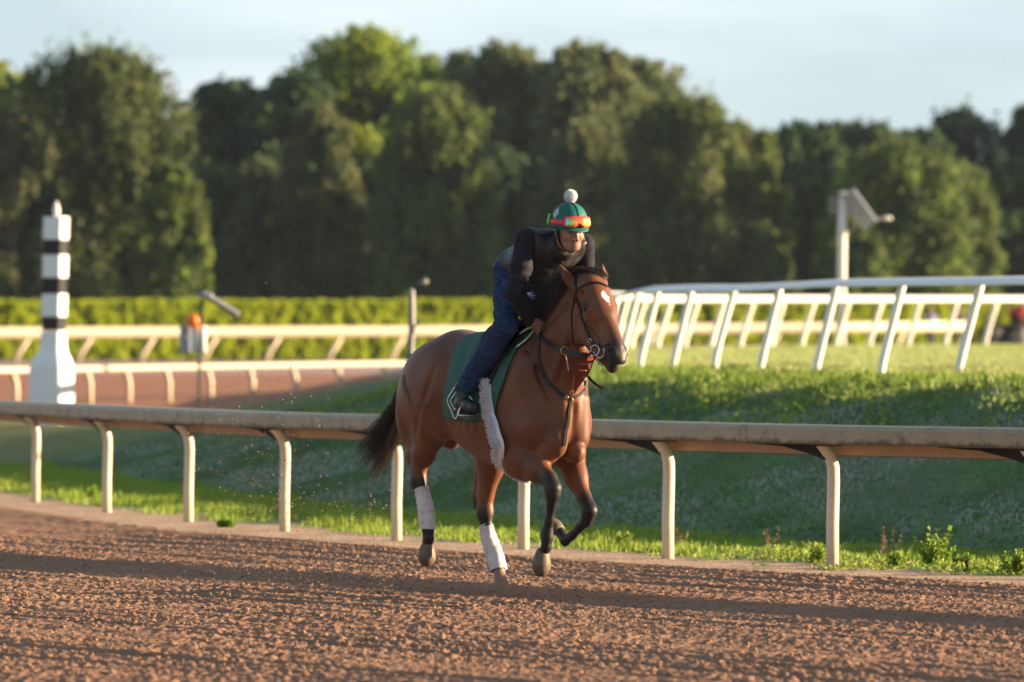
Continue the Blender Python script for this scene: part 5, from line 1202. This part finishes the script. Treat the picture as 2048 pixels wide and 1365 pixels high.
def limbs(V, g=0.0, arms=True, legs_=True, k=.03):
    if arms:
        for S_, E_, W_ in ((S_R, E_R, W_R), (S_L, E_L, W_L)):
            S_, E_, W_ = map(np.array, (S_, E_, W_)); V.chain([(*S_, .058+g), (*(S_*.5+E_*.5), .049+g), (*E_, .041+g)], k); V.chain([(*E_, .041+g), (*(E_*.65+W_*.35), .041+g), (*W_, .027+g)], k)
    if legs_:
        for s, H_, K_, A_ in ((1, H_R, K_R, A_R), (-1, H_L, K_L, A_L)):
            H_, K_, A_ = map(np.array, (H_, K_, A_)); V.chain([(*H_, .088+g), (*(H_*.5+K_*.5), .075+g), (*K_, .060+g)], k); V.chain([(*K_, .058+g), (*(K_*.62+A_*.38), .056+g), (*A_, .036+g)], k)
def trunk(V, g=0.0, k=.06):
    V.ell((-.055, 0, 1.985), (.115+g, .165+g, .105+g), rotm('Y', -25), k=k); V.cone((-.03, 0, 1.99), (.13, 0, 2.045), .118+g, .125+g, k, 1.25)
    V.ell((.175, 0, 2.055), (.17+g, .175+g, .125+g), rotm('Y', -28), k=k); V.cone((.27, .11, 2.13), (.28, -.11, 2.115), .075+g, .075+g, k)
BLO, BHI = (-.42, -.47, 1.02), (.66, .47, 2.46)
BV = Vol(BLO, BHI, .0048); trunk(BV, -.028); limbs(BV, -.004, legs_=False); limbs(BV, -.018, arms=False); head_shape(BV); hand(BV, W_R, 1); hand(BV, W_L, -1)
for s, A_ in ((1, A_R), (-1, A_L)): A_ = np.array(A_); BV.cone(A_, A_+np.array([.02, 0, -.045]), .034, .033, .02); BV.cone(A_+[-.01, 0, -.065], A_+[.11, .008*s, -.082], .026, .018, .02, .9)
Pb, Qb = BV.mesh()
def skin(P):
    L_ = (P-HO) @ Mh; x, y, z = L_[:, 0], L_[:, 1], L_[:, 2]; C = np.tile(np.array([.33, .165, .110]), (len(P), 1)); n = vnoise(y*90, z*90, 91)
    def mix(m, c):
        nonlocal C; m = np.clip(m, 0, 1)[:, None]; C = C*(1-m)+np.array(c)*m
    near = (x > .03); C = np.where((P[:, 2] < 1.72)[:, None], C*.55, C)
    mix(np.where(near & (z < -.03), .22*sstep(-.045, -.07, z), 0), (.13, .08, .065))
    mix(np.where(x > .07, .75*sstep(.030, .020, np.abs(y))*sstep(.010, .005, np.abs(z+.0575)), 0)*(.8+.3*n), (.055, .030, .020))      # moustache
    mix(np.where(x > .07, .55*sstep(.024, .016, np.abs(y))*sstep(.011, .004, np.abs(z+.073)), 0), (.36, .12, .10))                      # lips
    mix(np.where((x > .06), .30*sstep(.014, .006, np.abs(y))*sstep(.012, .006, np.abs(z+.095)), 0), (.08, .05, .04))                   # chin beard
    for s in (1, -1):
        mix(np.where(x > .05, .85*sstep(.020, .014, np.abs(y-s*.031))*sstep(.006, .002, np.abs(z-.017)), 0), (.03, .018, .012))         # brows
        mix(np.where(x > .05, .55*sstep(.018, .012, np.abs(y-s*.031))*sstep(.010, .004, np.abs(z+.000)), 0), (.12, .06, .045))
    mix(np.where((x < .05) & (z > -.045) & (z < .06) & (np.abs(y) < .09) & (x > -.09), .9*sstep(.02, .0, x)*(np.abs(y) < .074), 0), (.02, .013, .010))   # short hair round the ears
    mix(np.where((z > -.05) & (x < -.02) & (np.abs(y) < .082), .9, 0), (.02, .013, .010))
    return C
RB = W_of(np.array([-.05, 0, 1.98]))
person = hmesh('person', Pb, Qb, MATS['skin'], attrs={'coat': skin(Pb)}, root=RB)
tag(person, 'person in dark vest and blue jeans crouching over the horse with hands on the reins', 'person')
def garment(name, vol, m, noise=None, cut=None):
    P_, Q_ = vol.mesh()
    if noise is not None: P_ = P_+vol.grad(P_)*noise(P_)[:, None]
    if cut is not None:
        kp = ~cut(P_); Q_ = Q_[kp[Q_].all(1)]; u, inv = np.unique(Q_, return_inverse=True); P_ = P_[u]; Q_ = inv.reshape(-1, 4)
    o = hmesh(name, P_, Q_, MATS[m], person, root=RB, flip=True); return o
def n3(P, s, seed): return vnoise(P[:, 0]*s+P[:, 1]*s*.7, P[:, 2]*s+P[:, 1]*s*.4, seed)
# jersey: body and long sleeves, open at neck and cuffs
JV = Vol(BLO, BHI, .006); trunk(JV, .006); JV.chain([(.30, 0, 2.09, .085), (.385, 0, 2.115, .072)], .03); JV.cone((.40, 0, 2.125), (.46, 0, 2.15), .058, .066, .006, op='sub'); limbs(JV, .010, legs_=False)
cR, cL = np.array(W_R), np.array(W_L)
garment('jersey', JV, 'jersey', lambda P: .005*n3(P, 20, 101)+.003*n3(P, 50, 102)+.0045*np.sin(P[:, 2]*150+P[:, 0]*70+5*n3(P, 9, 111))*np.exp(-(np.linalg.norm(P-np.array(E_R)-[0, 0, .02], axis=1)/.10)**2), lambda P: (np.linalg.norm(P-cR-np.array([.012, 0, -.015]), axis=1) < .028) | (np.linalg.norm(P-cL-np.array([.012, 0, -.015]), axis=1) < .028))
VV = Vol(BLO, BHI, .006); trunk(VV, .020)
for s, S_ in ((1, S_R), (-1, S_L)): VV.ell(np.array(S_)+[-.01, -.035*s, .0], (.075, .055, .075), k=.03); VV.cone(np.array(S_)+[.01, .06*s, -.02], np.array(S_)+[.01, .14*s, -.06], .066, .066, .008, op='sub')
VV.chain([(.30, .0, 2.105, .105), (.375, .0, 2.115, .084)], .03)                                                    # standing collar
VV.ell((.10, 0, 1.945), (.17, .155, .085), k=.05); VV.cone((.385, 0, 2.125), (.46, 0, 2.15), .066, .074, .008, op='sub')
def vestn(P):
    q = np.clip(.5-.5*P[:, 1]/.08, 0, 1)*np.clip((P[:, 0]-.18)/.08, 0, 1)      # creased, quilted front on the far side
    fold = np.sin((P[:, 2]*75+P[:, 1]*40+2.2*n3(P, 14, 103)))*.5+.6*n3(P, 55, 104); quilt = np.abs(np.sin((P[:, 0]*.9+P[:, 2]*.45)*48))**.4-.7
    return .006*q*fold+.003*n3(P, 22, 105)+.003*quilt*(1-q)
garment('vest', VV, 'vest', vestn, lambda P: (P[:, 2] < 1.885+.25*(P[:, 0]-.2)) & (P[:, 0] < .1) & (P[:, 0] < -.12) | (P[:, 0] < -.150))
strap('vest_zip', [VV_p for VV_p in project(np.array([(.40, .005, 2.06), (.385, .012, 2.0), (.34, .018, 1.93)]), .006, vol=VV)], .012, MATS['jersey'], person, .004, .008, True, 6, root=RB, vol=VV)
# jeans
KV = Vol(BLO, BHI, .006); limbs(KV, .008, arms=False, k=.04); KV.ell((-.055, 0, 1.975), (.118, .168, .102), rotm('Y', -25), k=.05); KV.ell((.03, 0, 1.86), (.085, .17, .11), k=.05)
for s, K_, A_ in ((1, K_R, A_R), (-1, K_L, A_L)):
    K_, A_ = np.array(K_), np.array(A_); KV.cone(K_*.6+A_*.4, A_*.93+K_*.07+[0, 0, .0], .062, .052, .03); d_ = (A_-K_)/np.linalg.norm(A_-K_)
def jn(P):
    kn = np.minimum(np.linalg.norm(P-np.array(K_R), axis=1), np.linalg.norm(P-np.array(K_L), axis=1)); w = np.exp(-(kn/.10)**2)+np.exp(-((P[:, 2]-1.93)/.05)**2)+.5*np.exp(-((P[:, 2]-1.22)/.05)**2)
    return .009*w*np.sin(P[:, 2]*140+P[:, 0]*60+4*n3(P, 10, 106))+.007*n3(P, 18, 107)+.004*n3(P, 50, 108)
garment('jeans', KV, 'denim', jn, lambda P: (P[:, 0] > -.02) & (P[:, 2] > 2.06) | (P[:, 2] < A_R[2]+.005))
# boots
for s, A_ in ((1, A_R), (-1, A_L)):
    A_ = np.array(A_); V_ = Vol(A_-[.14, .12, .16], A_+[.24, .12, .16], .005); V_.cone(A_+[0, 0, .03], A_+[.01, 0, -.05], .046, .044, .02)
    V_.ell(A_+[-.015, 0, -.07], (.050, .040, .040), k=.02); V_.chain([(*(A_+[.0, 0, -.065]), .040), (*(A_+[.08, .008*s, -.078]), .037), (*(A_+[.145, .012*s, -.090]), .032)], .02, .95)
    V_.ell(A_+[.05, 0, -.135], (.20, .10, .022), k=.006, op='sub')
    P_, Q_ = V_.mesh(); bt_ = hmesh('boot', P_, Q_, MATS['boot'], person, root=RB)
    mb = MB(); c_ = [A_+[-.045, 0, -.118], A_+[.04, .004*s, -.118], A_+[.14, .012*s, -.122]]; mb.tube([Vector(W_of(q)-RB) for q in c_], [.036, .036, .030], 14, flat=.22, up=(0, 0, 1)); mb.build('sole', MATS['bracket'], bt_)
    ring('boot_cuff', A_+[.0, 0, .038], .046, .005, MATS['black_leather'], bt_, (.1, 0, 1), root=RB)
# helmet
def dome(az, z, off=0.0):
    """az from the front towards the right ear, z up from the rim; head frame"""
    az, z = np.broadcast_arrays(np.asarray(az, float), np.asarray(z, float)); t = np.clip(z/.145, 0, 1); r = np.sqrt(np.maximum(1-t**2.3, 0)); return np.stack([-.012+(.128+off)*r*np.cos(az), (.108+off)*r*np.sin(az), .022+z+off*t], -1)
def hw(L_): return W_of(HO+np.asarray(L_) @ Mh.T)-RB
def dgrid(az0, az1, z0, z1, off, nu, nv, name, m, parent, shape=None, thick=.003, attrs=None):
    az = np.linspace(az0, az1, nu)[:, None]; v = np.linspace(0, 1, nv)[None, :]
    Z0 = z0(az) if callable(z0) else z0; Z1 = z1(az) if callable(z1) else z1; z = Z0+(Z1-Z0)*v; A_ = az+0*z
    o = dome(A_, z, off+thick).reshape(-1, 3); i_ = dome(A_, z, off-.001).reshape(-1, 3); n_ = nu*nv; I_ = np.arange(n_).reshape(nu, nv)
    q = np.stack([I_[:-1, :-1], I_[1:, :-1], I_[1:, 1:], I_[:-1, 1:]], -1).reshape(-1, 4); Fq = [q, q[:, ::-1]+n_]
    for e in (I_[0], I_[-1][::-1], I_[:, -1], I_[:, 0][::-1]): Fq.append(np.stack([e[:-1], e[1:], e[1:]+n_, e[:-1]+n_], -1))
    at = None
    if attrs is not None: c_ = attrs((A_-az0)/(az1-az0), v+0*A_).reshape(-1, 3); at = {'coat': np.concatenate([c_, c_])}
    return mesh_np(name, hw(np.concatenate([o, i_])), np.concatenate(Fq)[:, ::-1], MATS[m], parent, True, at)
helmet = dgrid(-math.pi, math.pi, 0, .1449, 0, 64, 30, 'helmet', 'helmet_cloth', person, thick=.004)
helmet['label'] = 'green cloth covered riding helmet with white pompom'
for a0 in (R(-4), R(180)):
    zz = np.linspace(.0, .1445, 16); pts = [Vector(hw(dome(np.array(a0), np.array(z_), .006))) for z_ in zz]; MB().tube(pts, .0024, 6).build('seam', MATS['helmet_trim'], helmet)
# peak and rim
az = np.linspace(-math.pi, math.pi, 73); MB().tube([Vector(hw(dome(np.array(a_), np.array(.0), .004))) for a_ in az], .005, 8, cap=False).build('rim', MATS['helmet_trim'], helmet)
az = np.linspace(R(-68), R(68), 25); inn = dome(az, 0*az+.004, .002); outv = dome(az, 0*az, .0); ext = np.cos(az/R(68)*math.pi/2)**.6
out = outv+np.stack([.030*ext, .006*ext*np.sin(az), -.010*ext], -1); V = []; Fc = []
for i in range(25): V += [hw(inn[i]), hw(out[i]), hw(out[i]-[0, 0, .006]), hw(inn[i]-[0, 0, .010])]
for i in range(24):
    for j in range(4): Fc.append((i*4+j, i*4+(j+1) % 4, (i+1)*4+(j+1) % 4, (i+1)*4+j))
mesh_py('peak', V, Fc, MATS['helmet_cloth'], helmet, False)
# pompom
pc_ = H(-.010, 0, .205); n_ = 5200; d = rng.normal(size=(n_, 3)); d /= np.linalg.norm(d, axis=1)[:, None]
mb = MB(); mb.sphere(W_of(pc_)-RB, .037, 24, 16); mb.build('pompom', MATS['pompom'], helmet)
strands('pompom_yarn', [[pc_+q*.030, pc_+q*.037+rng.normal(size=3)*.001, pc_+q*(.039+.002*rng.random())+rng.normal(size=3)*.002] for q in d[:2600]], .0016, MATS['pompom'], helmet, [(.8, .8, .8)], root=RB, steps=3, tipr=.7)
# goggles worn on the helmet
def stripz(zc, h): return (lambda a_: zc+.004*np.cos(a_)-h/2, lambda a_: zc+.004*np.cos(a_)+h/2)
z0_, z1_ = stripz(.030, .028); gog = dgrid(R(40), R(320), z0_, z1_, .006, 60, 5, 'goggles', 'goggle_red', helmet)
for o_ in (-.010, .010): MB().tube([Vector(hw(dome(np.array(a_), np.array(.030+o_), .011))) for a_ in np.linspace(R(42), R(105), 20)], .0012, 5).build('strap_stitching', MATS['helmet_trim'], gog) if False else None
fr = lambda a_: .046+.004*np.cos(a_); topf = lambda a_: .062-.014*np.abs(a_/R(58))**3; botf = lambda a_: .012+.018*np.exp(-(a_/R(9))**2)+.010*np.abs(a_/R(58))**3
dgrid(R(-54), R(44), lambda a_: botf(a_)-.006, lambda a_: topf(a_)+.006, .008, 50, 8, 'goggle_frame', 'goggle_red', helmet, thick=.010)
def lensc(u, v):
    stops = np.array([0, .10, .22, .40, .60, .78, .9, 1]); # from the far side to the near side
    cols = np.array([(.85, .80, .25), (.95, .85, .20), (.95, .55, .05), (.90, .25, .02), (.85, .14, .02), (.85, .50, .03), (.15, .60, .25), (.10, .55, .80)])
    c_ = np.stack([np.interp(u, stops, cols[:, k]) for k in range(3)], -1); d_ = np.array([.75, .12, .02]); w = (sstep(.45, 1, v)*.7+.0)[..., None]; c_ = c_*(1-w)+d_*w; g_ = (sstep(.30, .0, v)*.45)[..., None]; return c_*(1-g_)+np.array([.7, .45, .05])*g_
dgrid(R(-48), R(37), botf, topf, .016, 44, 10, 'lens', 'mirror_lens', helmet, thick=.006, attrs=lensc)
dgrid(R(104), R(128), .006, .062, .012, 6, 6, 'strap_clip', 'goggle_green', helmet, thick=.010)
# diamond emblem on the helmet side
def dpoly(cx, cz, w, h, off, name, m):
    pts = [(cx-w, cz), (cx, cz-h), (cx+w, cz), (cx, cz+h)]; k = 6; V = []
    loop = [(pts[i][0]*(1-t/k)+pts[(i+1) % 4][0]*t/k, pts[i][1]*(1-t/k)+pts[(i+1) % 4][1]*t/k) for i in range(4) for t in range(k)]
    V = [hw(dome(np.array(a_), np.array(z_), off)) for a_, z_ in loop]+[hw(dome(np.array(cx), np.array(cz), off+.0005))]; n_ = len(loop)
    mesh_py(name, V, [(n_, (i+1) % n_, i) for i in range(n_)], MATS[m], helmet, False)
ca, cz = R(82), .080
dpoly(ca, cz, R(13), .031, .0062, 'emblem', 'print_white'); dpoly(ca, cz, R(10.2), .0245, .0070, 'emblem', 'helmet_cloth'); dpoly(ca, cz, R(8.4), .020, .0078, 'emblem', 'print_white'); dpoly(ca, cz, R(4.0), .0105, .0086, 'emblem', 'print_navy')
# harness and chin strap
for s in (1, -1):
    pts = [H(.012, s*.083, .020), H(.012, s*.081, -.02), H(.020, s*.070, -.060), H(.035, s*.048, -.100), H(.050, s*.020, -.122), H(.052, 0, -.126)]
    strap('chin_strap', pts, .016, MATS['black_leather'], helmet, .004, .0, False, 5, nrm=(Mh @ np.array([.1, s, -.35])), root=RB, widths=[.034, .030, .022, .016, .016, .016])
for s in (1, -1): mb = MB(); mb.sphere(hw([.080, s*.031, -.001]), .0085, 10, 8); mb.build('eye', MATS['eye'], person)
# stitched pocket edge on the jeans
0 and strap('pocket_seam', [J(1001, 512, .20), J(993, 540, .205), J(997, 560, .215)], .004, MATS['print_white'], person, .002, .016, True, 4, root=RB, vol=KV)
# folded white rein end at the withers
strap('whip', [J(1040, 668, .14), J(1054, 659, .135), J(1070, 652, .12), J(1082, 648, .08)], .009, MATS['print_white'], None, .006, 0, False, 5, nrm=(.2, 1, .6), root=W_R and tuple(W_of(np.array(J(1054, 657, .155)))))
tag(bpy.data.objects['whip'], 'slim white whip handle held low in the rider near hand', 'whip')

# ------------------------------------------------------------ kicked up dirt in the air
n = 3000; px = np.concatenate([rng.normal(520, 75, n//2), rng.normal(700, 60, n//6), rng.normal(765, 12, n//6), rng.normal(600, 130, n-n//2-2*(n//6))])
py = np.concatenate([1030-np.abs(rng.normal(0, 170, n//2)), rng.uniform(980, 1150, n//6), 1195-np.abs(rng.normal(0, 30, n//6)), 1170-np.abs(rng.normal(0, 45, n-n//2-2*(n//6)))])
Zd = rng.uniform(34.4, 36.6, n); pos = np.stack([(px-1024)*Zd/F, Zd, CAM_H+(HORIZON-py)*Zd/F], -1); pos = pos[pos[:, 2] > .03]; s = .0013+.0042*rng.random(len(pos))**4
Vc, Fc = scatter_ico(pos-np.array([-1, 35.5, .4]), np.c_[s, s*.8, s]); o = mesh_np('flying_dirt', Vc, Fc, MATS['airborne']); o.location = (-1, 35.5, .4); tag(o, 'spray of small dirt grains thrown up behind the horse', 'dirt', kind='stuff')

# ------------------------------------------------------------ far riders and grooms, right edge
mat('black_coat', (.012, .010, .010), .5, .3); mat('red_jacket', (.55, .05, .045), .7, .2); mat('pale_cap', (.55, .42, .42), .6, .2); mat('blue_shirt', (.14, .19, .30), .8, .2); mat('dark_clothes', (.025, .018, .026), .8, .2)
def copy_thing(o, loc, rz, mats):
    c = o.copy(); col.objects.link(c); c.location = loc; c.rotation_euler = (0, 0, rz)
    for k in list(c.keys()):
        if k == 'group': del c[k]
    def rem(q, key):
        if key in mats and len(q.material_slots): q.material_slots[0].link = 'OBJECT'; q.material_slots[0].material = MATS[mats[key]]
    rem(c, 'self')
    for ch in list(o.children):
        if ch.name.split('.')[0] in ('eye', 'lens', 'pompom_yarn'): continue
        d = ch.copy(); col.objects.link(d); d.parent = c; rem(d, ch.name.split('.')[0])
        if 'label' in d: del d['label']
    return c
Zf = 193.; fx = (2026-1024)*Zf/F; zf = 1.30
h2 = copy_thing(horse, (fx, Zf, zf-.55), R(75), {'self': 'black_coat'})
tag(h2, 'blurred dark horse on the far track at the right edge of the frame', 'horse')
ov = Vector((RB[0]-HB[0], RB[1]-HB[1], RB[2])); ov = Matrix.Rotation(R(75), 3, 'Z') @ ov
p2 = copy_thing(person, (fx+ov.x, Zf+ov.y, zf-.55+ov.z), R(75), {'jersey': 'red_jacket', 'vest': 'red_jacket', 'helmet': 'pale_cap', 'jeans': 'dark_clothes'})
tag(p2, 'blurred person in a red jacket riding the dark horse at the right edge', 'person')
def standing(px, Zs, h, top, legs_m, label):
    x = (px-1024)*Zs/F; V = Vol((-.4, -.3, 0), (.4, .3, 1.85), .02)
    V.ell((0, 0, 1.62), (.085, .10, .12), k=.02); V.cone((0, 0, 1.45), (0, 0, 1.55), .05, .05, .02); V.ell((0, 0, 1.22), (.19, .12, .27), k=.05); V.ell((0, 0, .95), (.16, .12, .14), k=.05)
    for s in (1, -1): V.chain([(s*.19, 0, 1.40, .06), (s*.26, .03, 1.12, .045), (s*.22, -.10, .90, .035)], .03); V.chain([(s*.09, 0, .90, .09), (s*.10, -.02, .50, .06), (s*.11, 0, .08, .045)], .03); V.cone((s*.11, 0, .05), (s*.12, -.13, .04), .04, .035, .02)
    P_, Q_ = V.mesh(); z = P_[:, 2]; C = np.where((z > 1.47)[:, None], np.array([.35, .2, .14]), np.where((z > .92)[:, None], np.array(top), np.array(legs_m)))
    o = mesh_np('person', P_, Q_, MATS['skin'], smooth=True, attrs={'coat': C}); o.location = (x, Zs, h); o.rotation_euler = (0, 0, R(20))
    return tag(o, label, 'person')
standing(1862, 203., 1.28, (.16, .21, .34), (.03, .03, .04), 'blurred person in a blue grey shirt standing beyond the white rail at right')
standing(1921, 204., 1.24, (.03, .018, .03), (.02, .015, .02), 'blurred person in dark clothes standing left of the far dark horse')

# ------------------------------------------------------------ thin morning air
hm = bpy.data.materials.new('haze'); hm.use_nodes = True; hn = hm.node_tree; hn.nodes.clear(); hv = hn.nodes.new('ShaderNodeVolumePrincipled'); ho = hn.nodes.new('ShaderNodeOutputMaterial')
hv.inputs['Color'].default_value = (.72, .84, .98, 1); hv.inputs['Density'].default_value = .00009; hv.inputs['Anisotropy'].default_value = .3; hn.links.new(hv.outputs[0], ho.inputs['Volume']); MATS['haze'] = hm
mb = MB(); mb.box((0, 2400, 8.2), (7000, 6000, 19.6)); hz_ = mb.build('haze', hm, None, False); tag(hz_, kind='stuff')
